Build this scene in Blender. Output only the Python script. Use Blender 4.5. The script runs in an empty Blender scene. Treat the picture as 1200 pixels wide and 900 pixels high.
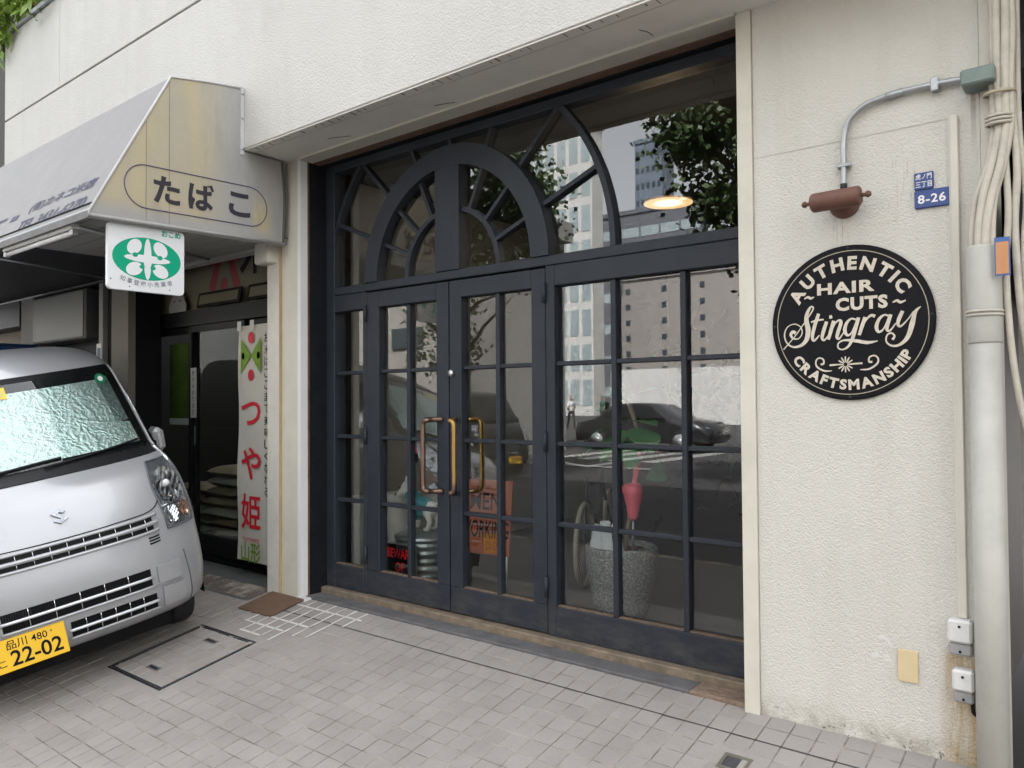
import bpy, math, random
import numpy as np
from mathutils import Vector, Matrix
random.seed(7)
R = math.radians
scene = bpy.context.scene
COL = scene.collection

# ---------------------------------------------------------------- camera
cam_d = bpy.data.cameras.new('camera')
cam_d.sensor_width = 36.0
cam_d.lens = 913.57 / 1200 * 36.0
cam_d.clip_start = 0.05
cam_d.clip_end = 2000
cam = bpy.data.objects.new('camera', cam_d)
COL.objects.link(cam)
YAW, PITCH, ROLL = 0.67984, 0.02242, -0.0070947
fwd = Vector((-math.sin(YAW) * math.cos(PITCH), math.cos(YAW) * math.cos(PITCH), math.sin(PITCH)))
rt = Vector((math.cos(YAW), math.sin(YAW), 0)); up = rt.cross(fwd)
r2 = rt * math.cos(ROLL) + up * math.sin(ROLL); u2 = up * math.cos(ROLL) - rt * math.sin(ROLL)
CAM = Vector((0, -3.2, 1.31))
cam.matrix_world = Matrix(((r2.x, u2.x, -fwd.x, CAM.x), (r2.y, u2.y, -fwd.y, CAM.y), (r2.z, u2.z, -fwd.z, CAM.z), (0, 0, 0, 1)))
scene.camera = cam

# ---------------------------------------------------------------- sky, sun, exposure
SUN_EL, SUN_AZ = R(52), R(22)          # azimuth clockwise from +y
world = bpy.data.worlds.new('World'); scene.world = world; world.use_nodes = True
wn = world.node_tree.nodes; wl = world.node_tree.links
bg = wn['Background']; bg.inputs['Strength'].default_value = 0.15
sky = wn.new('ShaderNodeTexSky'); sky.sky_type = 'NISHITA'; sky.sun_disc = False
sky.sun_elevation = SUN_EL; sky.sun_rotation = SUN_AZ
sky.air_density = 1.0; sky.dust_density = 4.0; sky.ozone_density = 1.0
hs = wn.new('ShaderNodeHueSaturation'); hs.inputs['Saturation'].default_value = 0.16
wl.new(sky.outputs[0], hs.inputs['Color']); wl.new(hs.outputs[0], bg.inputs['Color'])
sun_d = bpy.data.lights.new('sun', 'SUN'); sun_d.energy = 3.2; sun_d.angle = R(0.6); sun_d.color = (1, 0.97, 0.92)
sun = bpy.data.objects.new('sun', sun_d); COL.objects.link(sun)
sdir = Vector((math.sin(SUN_AZ) * math.cos(SUN_EL), math.cos(SUN_AZ) * math.cos(SUN_EL), math.sin(SUN_EL)))
sun.rotation_euler = sdir.to_track_quat('Z', 'Y').to_euler()
sun.location = (0, -10, 20)
vs = scene.view_settings
vs.view_transform = 'Standard'; vs.look = 'None'; vs.gamma = 1; vs.use_curve_mapping = False
vs.exposure = 2.82
try:
    scene.cycles.use_denoising = True
    scene.cycles.use_adaptive_sampling = True; scene.cycles.adaptive_threshold = 0.015
    scene.cycles.max_bounces = 6; scene.cycles.diffuse_bounces = 3; scene.cycles.transparent_max_bounces = 12; scene.cycles.glossy_bounces = 4
    scene.cycles.caustics_reflective = False; scene.cycles.caustics_refractive = False
    scene.cycles.sample_clamp_indirect = 8
except Exception:
    pass

# ---------------------------------------------------------------- helpers
OFF = {}
def tag(o, label=None, cat=None, group=None, kind=None):
    if label: o['label'] = label
    if cat: o['category'] = cat
    if group: o['group'] = group
    if kind: o['kind'] = kind
    return o
def thing(name, label, cat, loc=(0, 0, 0), group=None, kind=None):
    o = bpy.data.objects.new(name, None); o.empty_display_size = 0.1
    COL.objects.link(o); o.location = loc; OFF[o.name] = Vector(loc)
    return tag(o, label, cat, group, kind)
class MB:
    """collects geometry; every call appends to one mesh"""
    def __init__(s): s.v = []; s.f = []; s.m = []; s.sm = []; s.cm = 0
    def add(s, vs, fs, smooth=False):
        b = len(s.v); s.v += [tuple(p) for p in vs]
        for f in fs: s.f.append(tuple(b + i for i in f)); s.m.append(s.cm); s.sm.append(smooth)
        return s
    def box(s, x0, x1, y0, y1, z0, z1, ch=0.0):
        if ch <= 0:
            v = [(x0,y0,z0),(x1,y0,z0),(x1,y1,z0),(x0,y1,z0),(x0,y0,z1),(x1,y0,z1),(x1,y1,z1),(x0,y1,z1)]
            f = [(0,3,2,1),(4,5,6,7),(0,1,5,4),(1,2,6,5),(2,3,7,6),(3,0,4,7)]
            return s.add(v, f)
        c = min(ch, abs(x1-x0)*.45, abs(y1-y0)*.45, abs(z1-z0)*.45); v = []; idx = {}
        for a, x in ((0, x0), (1, x1)):
            for b, y in ((0, y0), (1, y1)):
                for d, z in ((0, z0), (1, z1)):
                    sx, sy, sz = (c if a == 0 else -c), (c if b == 0 else -c), (c if d == 0 else -c)
                    for k, p in enumerate(((x, y+sy, z+sz), (x+sx, y, z+sz), (x+sx, y+sy, z))):
                        idx[a, b, d, k] = len(v); v.append(p)
        I = lambda a, b, d, k: idx[a, b, d, k]
        f = []
        for a in (0, 1): f.append([I(a,0,0,0), I(a,1,0,0), I(a,1,1,0), I(a,0,1,0)][::(1 if a else -1)])
        for b in (0, 1): f.append([I(0,b,0,1), I(1,b,0,1), I(1,b,1,1), I(0,b,1,1)][::(-1 if b else 1)])
        for d in (0, 1): f.append([I(0,0,d,2), I(1,0,d,2), I(1,1,d,2), I(0,1,d,2)][::(1 if d else -1)])
        for b in (0, 1):
            for d in (0, 1): f.append([I(0,b,d,1), I(1,b,d,1), I(1,b,d,2), I(0,b,d,2)][::(1 if (b == 0) == (d == 1) else -1)])
        for a in (0, 1):
            for d in (0, 1): f.append([I(a,0,d,0), I(a,1,d,0), I(a,1,d,2), I(a,0,d,2)][::(1 if (a == 1) == (d == 1) else -1)])
        for a in (0, 1):
            for b in (0, 1): f.append([I(a,b,0,0), I(a,b,1,0), I(a,b,1,1), I(a,b,0,1)][::(1 if (a == 1) == (b == 1) else -1)])
        for a in (0, 1):
            for b in (0, 1):
                for d in (0, 1): f.append([I(a,b,d,0), I(a,b,d,1), I(a,b,d,2)][::(1 if (a + b + d) % 2 == 1 else -1)])
        return s.add(v, f)
    def prism(s, pts, o, ax, ay, d, smooth=False):
        """polygon pts (2d) in plane o+ax*u+ay*v, extruded by vector d"""
        o, ax, ay, d = Vector(o), Vector(ax), Vector(ay), Vector(d); n = len(pts)
        ar = sum(pts[i][0]*pts[(i+1) % n][1] - pts[(i+1) % n][0]*pts[i][1] for i in range(n))
        if ar*ax.cross(ay).dot(d) < 0: pts = list(pts)[::-1]
        a = [o + ax*p[0] + ay*p[1] for p in pts]; b = [p + d for p in a]
        return s.add(a + b, [tuple(range(n))[::-1], tuple(range(n, 2*n))] + [(i, (i+1) % n, n+(i+1) % n, n+i) for i in range(n)], smooth)
    def tube(s, pts, r, n=8, caps=True, smooth=True, closed=False):
        pts = [Vector(p) for p in pts]; m = len(pts); rs = r if isinstance(r, (list, tuple)) else [r]*m
        vs = []; fs = []; prev = None
        for i, p in enumerate(pts):
            if closed: t = pts[(i+1) % m] - pts[i-1]
            else: t = pts[min(i+1, m-1)] - pts[max(i-1, 0)]
            t = t.normalized() if t.length > 1e-9 else Vector((0, 0, 1))
            if prev is None:
                a = Vector((0, 0, 1)) if abs(t.z) < .9 else Vector((1, 0, 0)); prev = (a - t*a.dot(t)).normalized()
            else:
                prev = (prev - t*prev.dot(t)).normalized()
            b = t.cross(prev)
            for k in range(n):
                an = 2*math.pi*k/n; vs.append(p + (prev*math.cos(an) + b*math.sin(an))*rs[i])
        for i in range(m if closed else m-1):
            j = (i+1) % m
            for k in range(n): fs.append((i*n+k, i*n+(k+1) % n, j*n+(k+1) % n, j*n+k))
        if caps and not closed: fs += [tuple(range(n))[::-1], tuple(range((m-1)*n, m*n))]
        return s.add(vs, fs, smooth)
    def lathe(s, prof, c, axis=(0, 0, 1), n=24, smooth=True):
        ax = Vector(axis).normalized(); a = Vector((1, 0, 0)) if abs(ax.x) < .9 else Vector((0, 1, 0))
        e1 = (a - ax*a.dot(ax)).normalized(); e2 = ax.cross(e1); c = Vector(c); vs = []; fs = []
        for r, h in prof:
            for k in range(n):
                an = 2*math.pi*k/n; vs.append(c + ax*h + (e1*math.cos(an) + e2*math.sin(an))*r)
        m = len(prof)
        for i in range(m-1):
            for k in range(n): fs.append((i*n+k, i*n+(k+1) % n, (i+1)*n+(k+1) % n, (i+1)*n+k))
        if prof[0][0] > 1e-6: fs.append(tuple(range(n))[::-1])
        if prof[-1][0] > 1e-6: fs.append(tuple(range((m-1)*n, m*n)))
        return s.add(vs, fs, smooth)
    def ell(s, c, r, n=12, rot=None):
        c = Vector(c); vs = []; fs = []; h = n//2
        for i in range(h+1):
            ph = math.pi*i/h
            for k in range(n):
                th = 2*math.pi*k/n; p = Vector((r[0]*math.sin(ph)*math.cos(th), r[1]*math.sin(ph)*math.sin(th), r[2]*math.cos(ph)))
                if rot: p = rot @ p
                vs.append(c + p)
        for i in range(h):
            for k in range(n): fs.append((i*n+k, (i+1)*n+k, (i+1)*n+(k+1) % n, i*n+(k+1) % n))
        return s.add(vs, fs, True)
    def mesh(s, name, mats, off=Vector()):
        me = bpy.data.meshes.new(name)
        me.from_pydata([(p[0]-off[0], p[1]-off[1], p[2]-off[2]) for p in s.v], [], s.f)
        for m in (mats if isinstance(mats, (list, tuple)) else [mats]): me.materials.append(m)
        me.polygons.foreach_set('material_index', s.m); me.polygons.foreach_set('use_smooth', s.sm)
        me.validate(); me.update(); return me
    def build(s, name, mats, parent=None, label=None, cat=None, group=None, kind=None, local=False):
        off = OFF.get(parent.name, Vector()) if (parent and not local) else Vector()
        o = bpy.data.objects.new(name, s.mesh(name, mats, off)); COL.objects.link(o)
        if parent: o.parent = parent
        OFF[o.name] = off
        return tag(o, label, cat, group, kind)
def bx(*a, **k): return MB().box(*a, **k)
def text_geo(body, size, bold=0.0, align='CENTER', extrude=0.0, shear=0.0, spacing=1.0, sx=1.0):
    c = bpy.data.curves.new('tmp', 'FONT'); c.body = body; c.size = size; c.offset = bold*size; c.align_x = align
    c.extrude = extrude; c.shear = shear; c.resolution_u = 3; c.space_character = spacing
    o = bpy.data.objects.new('tmp', c); COL.objects.link(o)
    me = bpy.data.meshes.new_from_object(o.evaluated_get(bpy.context.evaluated_depsgraph_get()))
    vs = [(v.co.x*sx, v.co.y, v.co.z) for v in me.vertices]; fs = [tuple(p.vertices) for p in me.polygons]
    bpy.data.objects.remove(o); bpy.data.curves.remove(c); bpy.data.meshes.remove(me)
    return vs, fs
def put_text(mb, geo, o, ax, ay, rot=0.0):
    o, ax, ay = Vector(o), Vector(ax), Vector(ay); az = ax.cross(ay); c, s_ = math.cos(rot), math.sin(rot)
    vs, fs = geo
    mb.add([o + ax*(x*c - y*s_) + ay*(x*s_ + y*c) + az*z for x, y, z in vs], fs)
def center_geo(geo):
    vs, fs = geo; xs = [v[0] for v in vs]; ys = [v[1] for v in vs]
    cx, cy = (min(xs)+max(xs))/2, (min(ys)+max(ys))/2
    return [(x-cx, y-cy, z) for x, y, z in vs], fs
def fit_geo(geo, w=None, h=None):
    vs, fs = center_geo(geo); W = max(v[0] for v in vs)*2; H = max(v[1] for v in vs)*2
    a = w/W if w else h/H; b = h/H if h else a
    return [(x*a, y*b, z) for x, y, z in vs], fs
def spline(pts, n=8, closed=False):
    P = [Vector(p) for p in pts]; out = []; m = len(P)
    for i in range(m if closed else m-1):
        p1, p2 = P[i], P[(i+1) % m]
        p0 = P[i-1] if (closed or i > 0) else p1; p3 = P[(i+2) % m] if (closed or i+2 < m) else p2
        for k in range(n):
            t = k/n; out.append(0.5*((2*p1) + (p2-p0)*t + (2*p0-5*p1+4*p2-p3)*t*t + (3*p1-p0-3*p2+p3)*t*t*t))
    if not closed: out.append(P[-1])
    return out
def remesh(mb, name, mats, voxel, parent=None, smooth_iter=6, **kw):
    o = bpy.data.objects.new('tmp', mb.mesh('tmp', mats)); COL.objects.link(o)
    m = o.modifiers.new('r', 'REMESH'); m.mode = 'VOXEL'; m.voxel_size = voxel; m.use_smooth_shade = True
    s_ = o.modifiers.new('s', 'SMOOTH'); s_.iterations = smooth_iter; s_.factor = 0.5
    me = bpy.data.meshes.new_from_object(o.evaluated_get(bpy.context.evaluated_depsgraph_get()))
    bpy.data.objects.remove(o); me.name = name
    if parent:
        off = OFF.get(parent.name, Vector())
        for v in me.vertices: v.co -= off
    if not me.materials:
        for mm in (mats if isinstance(mats, (list, tuple)) else [mats]): me.materials.append(mm)
    ob = bpy.data.objects.new(name, me); COL.objects.link(ob)
    if parent: ob.parent = parent; OFF[ob.name] = OFF.get(parent.name, Vector())
    return tag(ob, kw.get('label'), kw.get('cat'), kw.get('group'), kw.get('kind'))
def capsule(mb, p0, p1, r0, r1, n=10):
    p0, p1 = Vector(p0), Vector(p1)
    mb.tube([p0.lerp(p1, t) for t in (0, .25, .5, .75, 1)], [r0 + (r1-r0)*t for t in (0, .25, .5, .75, 1)], n)
    mb.ell(p0, (r0,)*3, n); mb.ell(p1, (r1,)*3, n)

# ---------------------------------------------------------------- materials
class NT:
    def __init__(s, name):
        s.m = bpy.data.materials.new(name); s.m.use_nodes = True; s.t = s.m.node_tree; s.n = s.t.nodes; s.l = s.t.links
        s.b = s.n['Principled BSDF']; s.pos = None
    def node(s, t, **kw):
        n = s.n.new(t)
        for k, v in kw.items(): setattr(n, k, v)
        return n
    def coord(s, space='world'):
        if s.pos is None:
            s.pos = s.node('ShaderNodeNewGeometry').outputs['Position'] if space == 'world' else s.node('ShaderNodeTexCoord').outputs['Object']
        return s.pos
    def noise(s, scale, detail=3, rough=.6, stretch=None, dist=0.0):
        v = s.coord()
        if stretch:
            mp = s.node('ShaderNodeMapping'); mp.inputs['Scale'].default_value = stretch; s.l.new(v, mp.inputs[0]); v = mp.outputs[0]
        n = s.node('ShaderNodeTexNoise'); n.inputs['Scale'].default_value = scale; n.inputs['Detail'].default_value = detail
        n.inputs['Roughness'].default_value = rough; n.inputs['Distortion'].default_value = dist
        s.l.new(v, n.inputs['Vector']); return n.outputs['Fac']
    def ramp(s, fac, a, b, ca=(0,0,0,1), cb=(1,1,1,1)):
        r = s.node('ShaderNodeValToRGB'); r.color_ramp.elements[0].position = a; r.color_ramp.elements[1].position = b
        r.color_ramp.elements[0].color = ca; r.color_ramp.elements[1].color = cb
        s.l.new(fac, r.inputs[0]); return r.outputs[0]
    def mix(s, fac, a, b, blend='MIX'):
        m = s.node('ShaderNodeMix', data_type='RGBA', blend_type=blend)
        for i, x in ((0, fac), (6, a), (7, b)):
            if hasattr(x, 'is_output'): s.l.new(x, m.inputs[i])
            elif i == 0: m.inputs[0].default_value = x
            else: m.inputs[i].default_value = (x[0], x[1], x[2], 1)
        return m.outputs[2]
    def math(s, op, a, b=None, c=None):
        m = s.node('ShaderNodeMath', operation=op)
        for i, x in enumerate((a, b, c)):
            if x is None: continue
            if hasattr(x, 'is_output'): s.l.new(x, m.inputs[i])
            else: m.inputs[i].default_value = x
        return m.outputs[0]
    def xyz(s):
        n = s.node('ShaderNodeSeparateXYZ'); s.l.new(s.coord(), n.inputs[0]); return n.outputs
    def step(s, v, a, b):
        m = s.node('ShaderNodeMapRange', interpolation_type='SMOOTHSTEP'); s.l.new(v, m.inputs[0])
        m.inputs[1].default_value = a; m.inputs[2].default_value = b; return m.outputs[0]
    def bump(s, h, strength=.3, dist=.005, prev=None):
        b = s.node('ShaderNodeBump'); b.inputs['Strength'].default_value = strength; b.inputs['Distance'].default_value = dist
        s.l.new(h, b.inputs['Height'])
        if prev is not None: s.l.new(prev, b.inputs['Normal'])
        s.l.new(b.outputs[0], s.b.inputs['Normal']); return b.outputs[0]
    def col(s, c):
        if hasattr(c, 'is_output'): s.l.new(c, s.b.inputs['Base Color'])
        else: s.b.inputs['Base Color'].default_value = (c[0], c[1], c[2], 1)
    def set(s, **k):
        for a, v in k.items():
            i = s.b.inputs[a.replace('_', ' ')]
            if hasattr(v, 'is_output'): s.l.new(v, i)
            else: i.default_value = v
        return s
def mat(name, c, rough=.6, metal=0.0, var=.12, vscale=6.0, bump=0.0, bscale=60.0, bdist=.003, coat=0.0, space='world', spec=.5, grime=0.0):
    t = NT(name); t.coord(space)
    c2 = tuple(max(0, x*(1-var*1.6)) for x in c); c1 = tuple(min(1, x*(1+var)) for x in c)
    cc = t.mix(t.noise(vscale, 5, .65), c2, c1) if var > 0 else c
    if grime > 0:
        cc = t.mix(t.math('MULTIPLY', t.ramp(t.noise(vscale*.6, 6, .7), .45, .75), grime), cc, (.07, .06, .05))
    t.col(cc); t.set(Roughness=rough, Metallic=metal)
    t.b.inputs['Specular IOR Level'].default_value = spec
    if coat: t.b.inputs['Coat Weight'].default_value = coat; t.b.inputs['Coat Roughness'].default_value = .06
    if bump > 0: t.bump(t.noise(bscale, 4, .6), bump, bdist)
    return t.m
def emis(name, c, s):
    t = NT(name); t.col((0.8, .8, .8)); t.b.inputs['Emission Color'].default_value = (*c, 1); t.b.inputs['Emission Strength'].default_value = s
    return t.m
def glass_mat(name, tint=(1, 1, 1), ior=1.5, rough=0.0, wave=0.0):
    t = NT(name); t.coord(); n = t.n; n.remove(t.b)
    tr = t.node('ShaderNodeBsdfTransparent'); tr.inputs[0].default_value = (*tint, 1)
    gl = t.node('ShaderNodeBsdfGlossy'); gl.inputs['Roughness'].default_value = rough
    fr = t.node('ShaderNodeFresnel'); fr.inputs['IOR'].default_value = ior
    if wave:
        b = t.node('ShaderNodeBump'); b.inputs['Strength'].default_value = wave; b.inputs['Distance'].default_value = .002
        t.l.new(t.noise(3.0, 1), b.inputs['Height']); t.l.new(b.outputs[0], gl.inputs['Normal'])
    ge = t.node('ShaderNodeNewGeometry'); fac = t.math('MULTIPLY', fr.outputs[0], t.math('SUBTRACT', 1.0, ge.outputs['Backfacing']))
    mx = t.node('ShaderNodeMixShader'); t.l.new(fac, mx.inputs[0]); t.l.new(tr.outputs[0], mx.inputs[1]); t.l.new(gl.outputs[0], mx.inputs[2])
    t.l.new(mx.outputs[0], n['Material Output'].inputs[0]); return t.m

def stucco(name, c, scale, strength, dist, dirt):
    t = NT(name); t.coord()
    big = t.noise(1.3, 5, .6); fine = t.noise(35, 3, .6)
    cc = t.mix(big, tuple(x*.86 for x in c), tuple(min(1, x*1.08) for x in c))
    cc = t.mix(t.math('MULTIPLY', t.ramp(t.noise(2.2, 6, .7, stretch=(2.2, 2.2, .22)), .48, .8), .30 if dirt else .24), cc, (c[0]*.66, c[1]*.64, c[2]*.60))
    cc = t.mix(t.math('MULTIPLY', t.ramp(fine, .55, .75), .12), cc, (c[0]*.7, c[1]*.68, c[2]*.62))
    sx, sy, sz = t.xyz()
    if dirt:
        low = t.math('MULTIPLY', t.step(sz, .13, 0.0), t.ramp(t.noise(14, 5, .7), .38, .62))
        cc = t.mix(t.math('MULTIPLY', low, .55), cc, (.20, .17, .12))
        st = t.math('MULTIPLY', t.step(sz, .42, .37), t.math('MULTIPLY', t.step(sx, -.605, -.55), t.step(sx, -.40, -.44)))
        st2 = t.math('MULTIPLY', st, t.ramp(t.noise(5, 5, .7, stretch=(6, 6, .7)), .28, .58))
        cc = t.mix(t.math('MULTIPLY', st2, .78), cc, (.36, .24, .09))
        ch = t.math('MULTIPLY', t.step(sz, .075, .0), t.ramp(t.noise(38, 4, .7), .585, .62))
        cc = t.mix(t.math('MULTIPLY', ch, .85), cc, (.07, .06, .05))
        dr = t.math('MULTIPLY', t.math('MULTIPLY', t.step(sz, 2.04, 1.98), t.step(sz, 1.86, 1.97)), t.math('MULTIPLY', t.step(sx, -.955, -.94), t.step(sx, -.87, -.90)))
        cc = t.mix(t.math('MULTIPLY', t.math('MULTIPLY', dr, t.ramp(t.noise(16, 4, .7, stretch=(9, 9, .7)), .5, .66)), .6), cc, (.22, .17, .12))
        d2 = t.math('MULTIPLY', t.math('MULTIPLY', t.step(sz, 2.43, 2.40), t.step(sz, 2.16, 2.38)), t.math('MULTIPLY', t.step(sx, -.462, -.457), t.step(sx, -.441, -.446)))
        cc = t.mix(t.math('MULTIPLY', d2, .55), cc, (.24, .20, .17))
        cr = t.math('MULTIPLY', t.math('MULTIPLY', t.step(sz, 2.24, 2.2), t.step(sz, 1.9, 2.06)), t.math('MULTIPLY', t.step(sx, -.73, -.715), t.step(sx, -.62, -.64)))
        cc = t.mix(t.math('MULTIPLY', t.math('MULTIPLY', cr, t.ramp(t.noise(16, 4, .7, stretch=(8, 8, .5)), .56, .66)), .7), cc, (.25, .21, .18))
        pt = t.math('MULTIPLY', t.math('MULTIPLY', t.step(sz, .39, .38), t.step(sz, .27, .29)), t.math('MULTIPLY', t.step(sx, -.805, -.80), t.step(sx, -.735, -.75)))
        cc = t.mix(t.math('MULTIPLY', t.math('MULTIPLY', pt, t.ramp(t.noise(26, 2, .5), .53, .58)), .8), cc, (.66, .65, .62))
    t.col(cc); t.set(Roughness=.85)
    v = t.node('ShaderNodeTexVoronoi'); v.feature = 'SMOOTH_F1'; v.inputs['Scale'].default_value = scale
    nz = t.node('ShaderNodeTexNoise'); nz.inputs['Scale'].default_value = scale*.7; nz.inputs['Detail'].default_value = 2
    t.l.new(t.coord(), nz.inputs['Vector'])
    wv = t.node('ShaderNodeVectorMath', operation='MULTIPLY_ADD'); t.l.new(nz.outputs['Color'], wv.inputs[0]); wv.inputs[1].default_value = (1.6/scale,)*3; t.l.new(t.coord(), wv.inputs[2])
    t.l.new(wv.outputs[0], v.inputs['Vector'])
    h = t.math('ADD', t.math('MULTIPLY', v.outputs['Distance'], -1.0), t.math('MULTIPLY', t.noise(scale*1.7, 3, .6), .9))
    t.bump(h, strength, dist); return t.m

M = {}
M['stucco'] = stucco('stucco_wall_paint', (.63, .615, .56), 135, .62, .006, True)
M['stucco_up'] = stucco('stucco_fascia_paint', (.59, .58, .55), 90, .55, .006, False)
M['trim'] = mat('cream_trim_paint', (.60, .58, .50), .55, var=.06, vscale=4, bump=.12, bscale=30, grime=.18)
M['soffit'] = mat('soffit_paint', (.80, .785, .73), .6, var=.08, vscale=3, bump=.1, bscale=20, grime=.15)
M['reveal'] = mat('charcoal_cracked_plaster', (.010, .011, .015), .6, var=.3, spec=.2, vscale=9, bump=.9, bscale=14, bdist=.012)
t = NT('slate_black_frame_paint'); t.coord(); fz = t.xyz()[2]
cc = t.mix(t.noise(7, 5, .65), (.017, .0205, .028), (.028, .033, .043))
cc = t.mix(t.math('MULTIPLY', t.math('MULTIPLY', t.step(fz, .32, .06), t.ramp(t.noise(11, 6, .7, stretch=(.6, 1, 1.6)), .42, .72)), .5), cc, (.10, .092, .08))
cc = t.mix(t.math('MULTIPLY', t.ramp(t.noise(34, 4, .75), .66, .74), .5), cc, (.075, .075, .078))
t.col(cc); t.set(Roughness=t.math('MULTIPLY_ADD', t.noise(9, 4), .25, .36)); t.b.inputs['Specular IOR Level'].default_value = .25
t.bump(t.noise(26, 4, .6, stretch=(1, 1, .25)), .16, .003); M['frame'] = t.m
M['bead'] = mat('worn_timber_bead', (.17, .12, .085), .8, var=.6, vscale=16)
M['glass'] = glass_mat('shop_glass', (.96, .98, .97), 2.05)
M['brass'] = mat('worn_brass', (.32, .21, .08), .4, 1.0, var=.25, vscale=14)
M['bronze'] = mat('brown_bronze', (.20, .13, .10), .38, .9, var=.3, vscale=12)
M['steel'] = mat('brushed_steel', (.55, .56, .57), .35, .95, var=.1)
M['galv'] = mat('galvanised_conduit', (.40, .42, .43), .42, .7, var=.14, vscale=14)
M['greenmetal'] = mat('grey_green_box_paint', (.17, .22, .20), .5, .1, var=.2, vscale=20)
M['rustlamp'] = mat('rust_brown_paint', (.135, .060, .042), .6, .0, var=.3, vscale=30, bump=.2, bscale=120)
M['rustwood'] = mat('rusty_timber', (.16, .095, .062), .8, var=.5, vscale=12, bump=.5, bscale=40, bdist=.008)
M['sillwood'] = mat('weathered_sill', (.225, .175, .125), .85, var=.55, vscale=13, bump=.8, bscale=26, bdist=.01, grime=.6)
M['greystrip'] = mat('grey_mortar_strip', (.13, .13, .135), .85, var=.45, vscale=11, bump=.7, bscale=30, bdist=.008, grime=.3)
M['signblack'] = mat('black_enamel', (.006, .0065, .009), .45, var=.25, vscale=9, spec=.12)
M['signcream'] = mat('cream_sign_paint', (.60, .54, .45), .6, var=.22, vscale=40)
M['blue'] = mat('blue_enamel', (.018, .055, .21), .35, var=.08)
M['white'] = mat('white_paint', (.72, .72, .71), .5, var=.05)
M['whitebox'] = mat('white_plastic_box', (.66, .66, .65), .4, var=.06, vscale=20, grime=.12)
M['greybox'] = mat('grey_plastic_box', (.30, .30, .30), .45, var=.08)
M['beige'] = mat('beige_plate', (.62, .50, .30), .5, var=.06)
M['cable'] = mat('cream_cable', (.52, .48, .41), .5, var=.14, vscale=18, grime=.3)
M['pipe'] = mat('grey_cream_pipe', (.45, .445, .405), .45, var=.1, vscale=5, grime=.25)
M['dark'] = mat('near_black', (.006, .006, .007), .6, var=.1, spec=.2)
M['darkgrey'] = mat('dark_grey_metal', (.024, .026, .030), .5, var=.15, spec=.3)
M['concrete'] = mat('concrete', (.27, .265, .25), .85, var=.25, vscale=3, bump=.3, bscale=40, grime=.35)
M['apron'] = mat('slate_apron', (.115, .12, .12), .7, var=.3, vscale=2.5, bump=.2, bscale=30, grime=.06)
M['joint'] = None
t = NT('tile_joint_mortar'); t.coord(); t.col(t.mix(t.ramp(t.noise(4.5, 5, .7), .44, .58), (.125, .106, .096), (.36, .32, .26))); t.set(Roughness=.9); M['joint'] = t.m
def tile_mat():
    t = NT('granite_paving_tile'); t.coord()
    oi = t.node('ShaderNodeObjectInfo')
    at = t.node('ShaderNodeAttribute'); at.attribute_name = 'tone'
    rnd = t.math('FRACT', t.math('ADD', oi.outputs['Random'], at.outputs['Fac']))
    c = t.mix(rnd, (.262, .241, .224), (.298, .276, .258))
    c = t.mix(t.math('MULTIPLY', t.ramp(t.noise(320, 2, .7), .42, .68), .35), c, (.40, .375, .35))
    c = t.mix(t.math('MULTIPLY', t.ramp(t.noise(210, 2, .7), .55, .72), .4), c, (.13, .12, .112))
    c = t.mix(t.math('MULTIPLY', t.ramp(t.noise(1.4, 5, .7), .45, .75), .45), c, (.145, .13, .118))
    t.col(c); t.set(Roughness=.72)
    t.bump(t.noise(260, 3, .6), .25, .002); return t.m
M['tile'] = tile_mat()
M['mortarwhite'] = mat('white_mortar', (.66, .65, .63), .85, var=.2, vscale=18)
M['asphalt'] = mat('asphalt', (.055, .055, .057), .85, var=.25, vscale=2, bump=.3, bscale=80)
M['roadpaint'] = mat('road_paint', (.34, .34, .33), .7, var=.2, vscale=3)
M['kerb'] = mat('kerb_concrete', (.30, .30, .29), .85, var=.2)
M['leaf'] = mat('leaf_green', (.045, .085, .022), .5, var=.45, vscale=2.5)
M['leafbright'] = mat('bright_leaf', (.19, .30, .035), .5, var=.35, vscale=9)
M['leafdark'] = mat('dark_leaf', (.022, .030, .012), .7, var=.4, vscale=2, spec=.1)
M['bark'] = mat('bark', (.065, .050, .038), .9, var=.35, vscale=8, bump=.8, bscale=20, bdist=.02)

# ================================================================ the setting
S = 0.19                                   # the forecourt falls to the street
def gz(y):
    if y > 0: return 0.0
    if y > -2.3: return S*y
    if y > -4.2: return S*-2.3 + (y+2.3)*.01
    return max(-.456 - (-4.2-y)*.0, -.6)
# pavement base sheet (mortar bed) with tile children
pv = [(-14, .03, -.006), (6, .03, -.006), (6, 0, -.006), (-14, 0, -.006)]
ys = [.03, 0, -2.3, -4.2]
mb = MB(); vv = []
for y in ys: vv += [(-30, y, gz(y)-.0032), (16, y, gz(y)-.0032)]
mb.add(vv, [(2*i, 2*i+1, 2*i+3, 2*i+2)[::-1] for i in range(len(ys)-1)])
mb.box(-30, 16, -4.35, -4.2, -.72, -.456)
mb.m[1] = mb.m[1]; mb.m[2] = 1
pavement = mb.build('pavement', [M['joint'], mat('plain_paving', (.15, .14, .13), .8, var=.12, vscale=2)], kind='structure')
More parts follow.
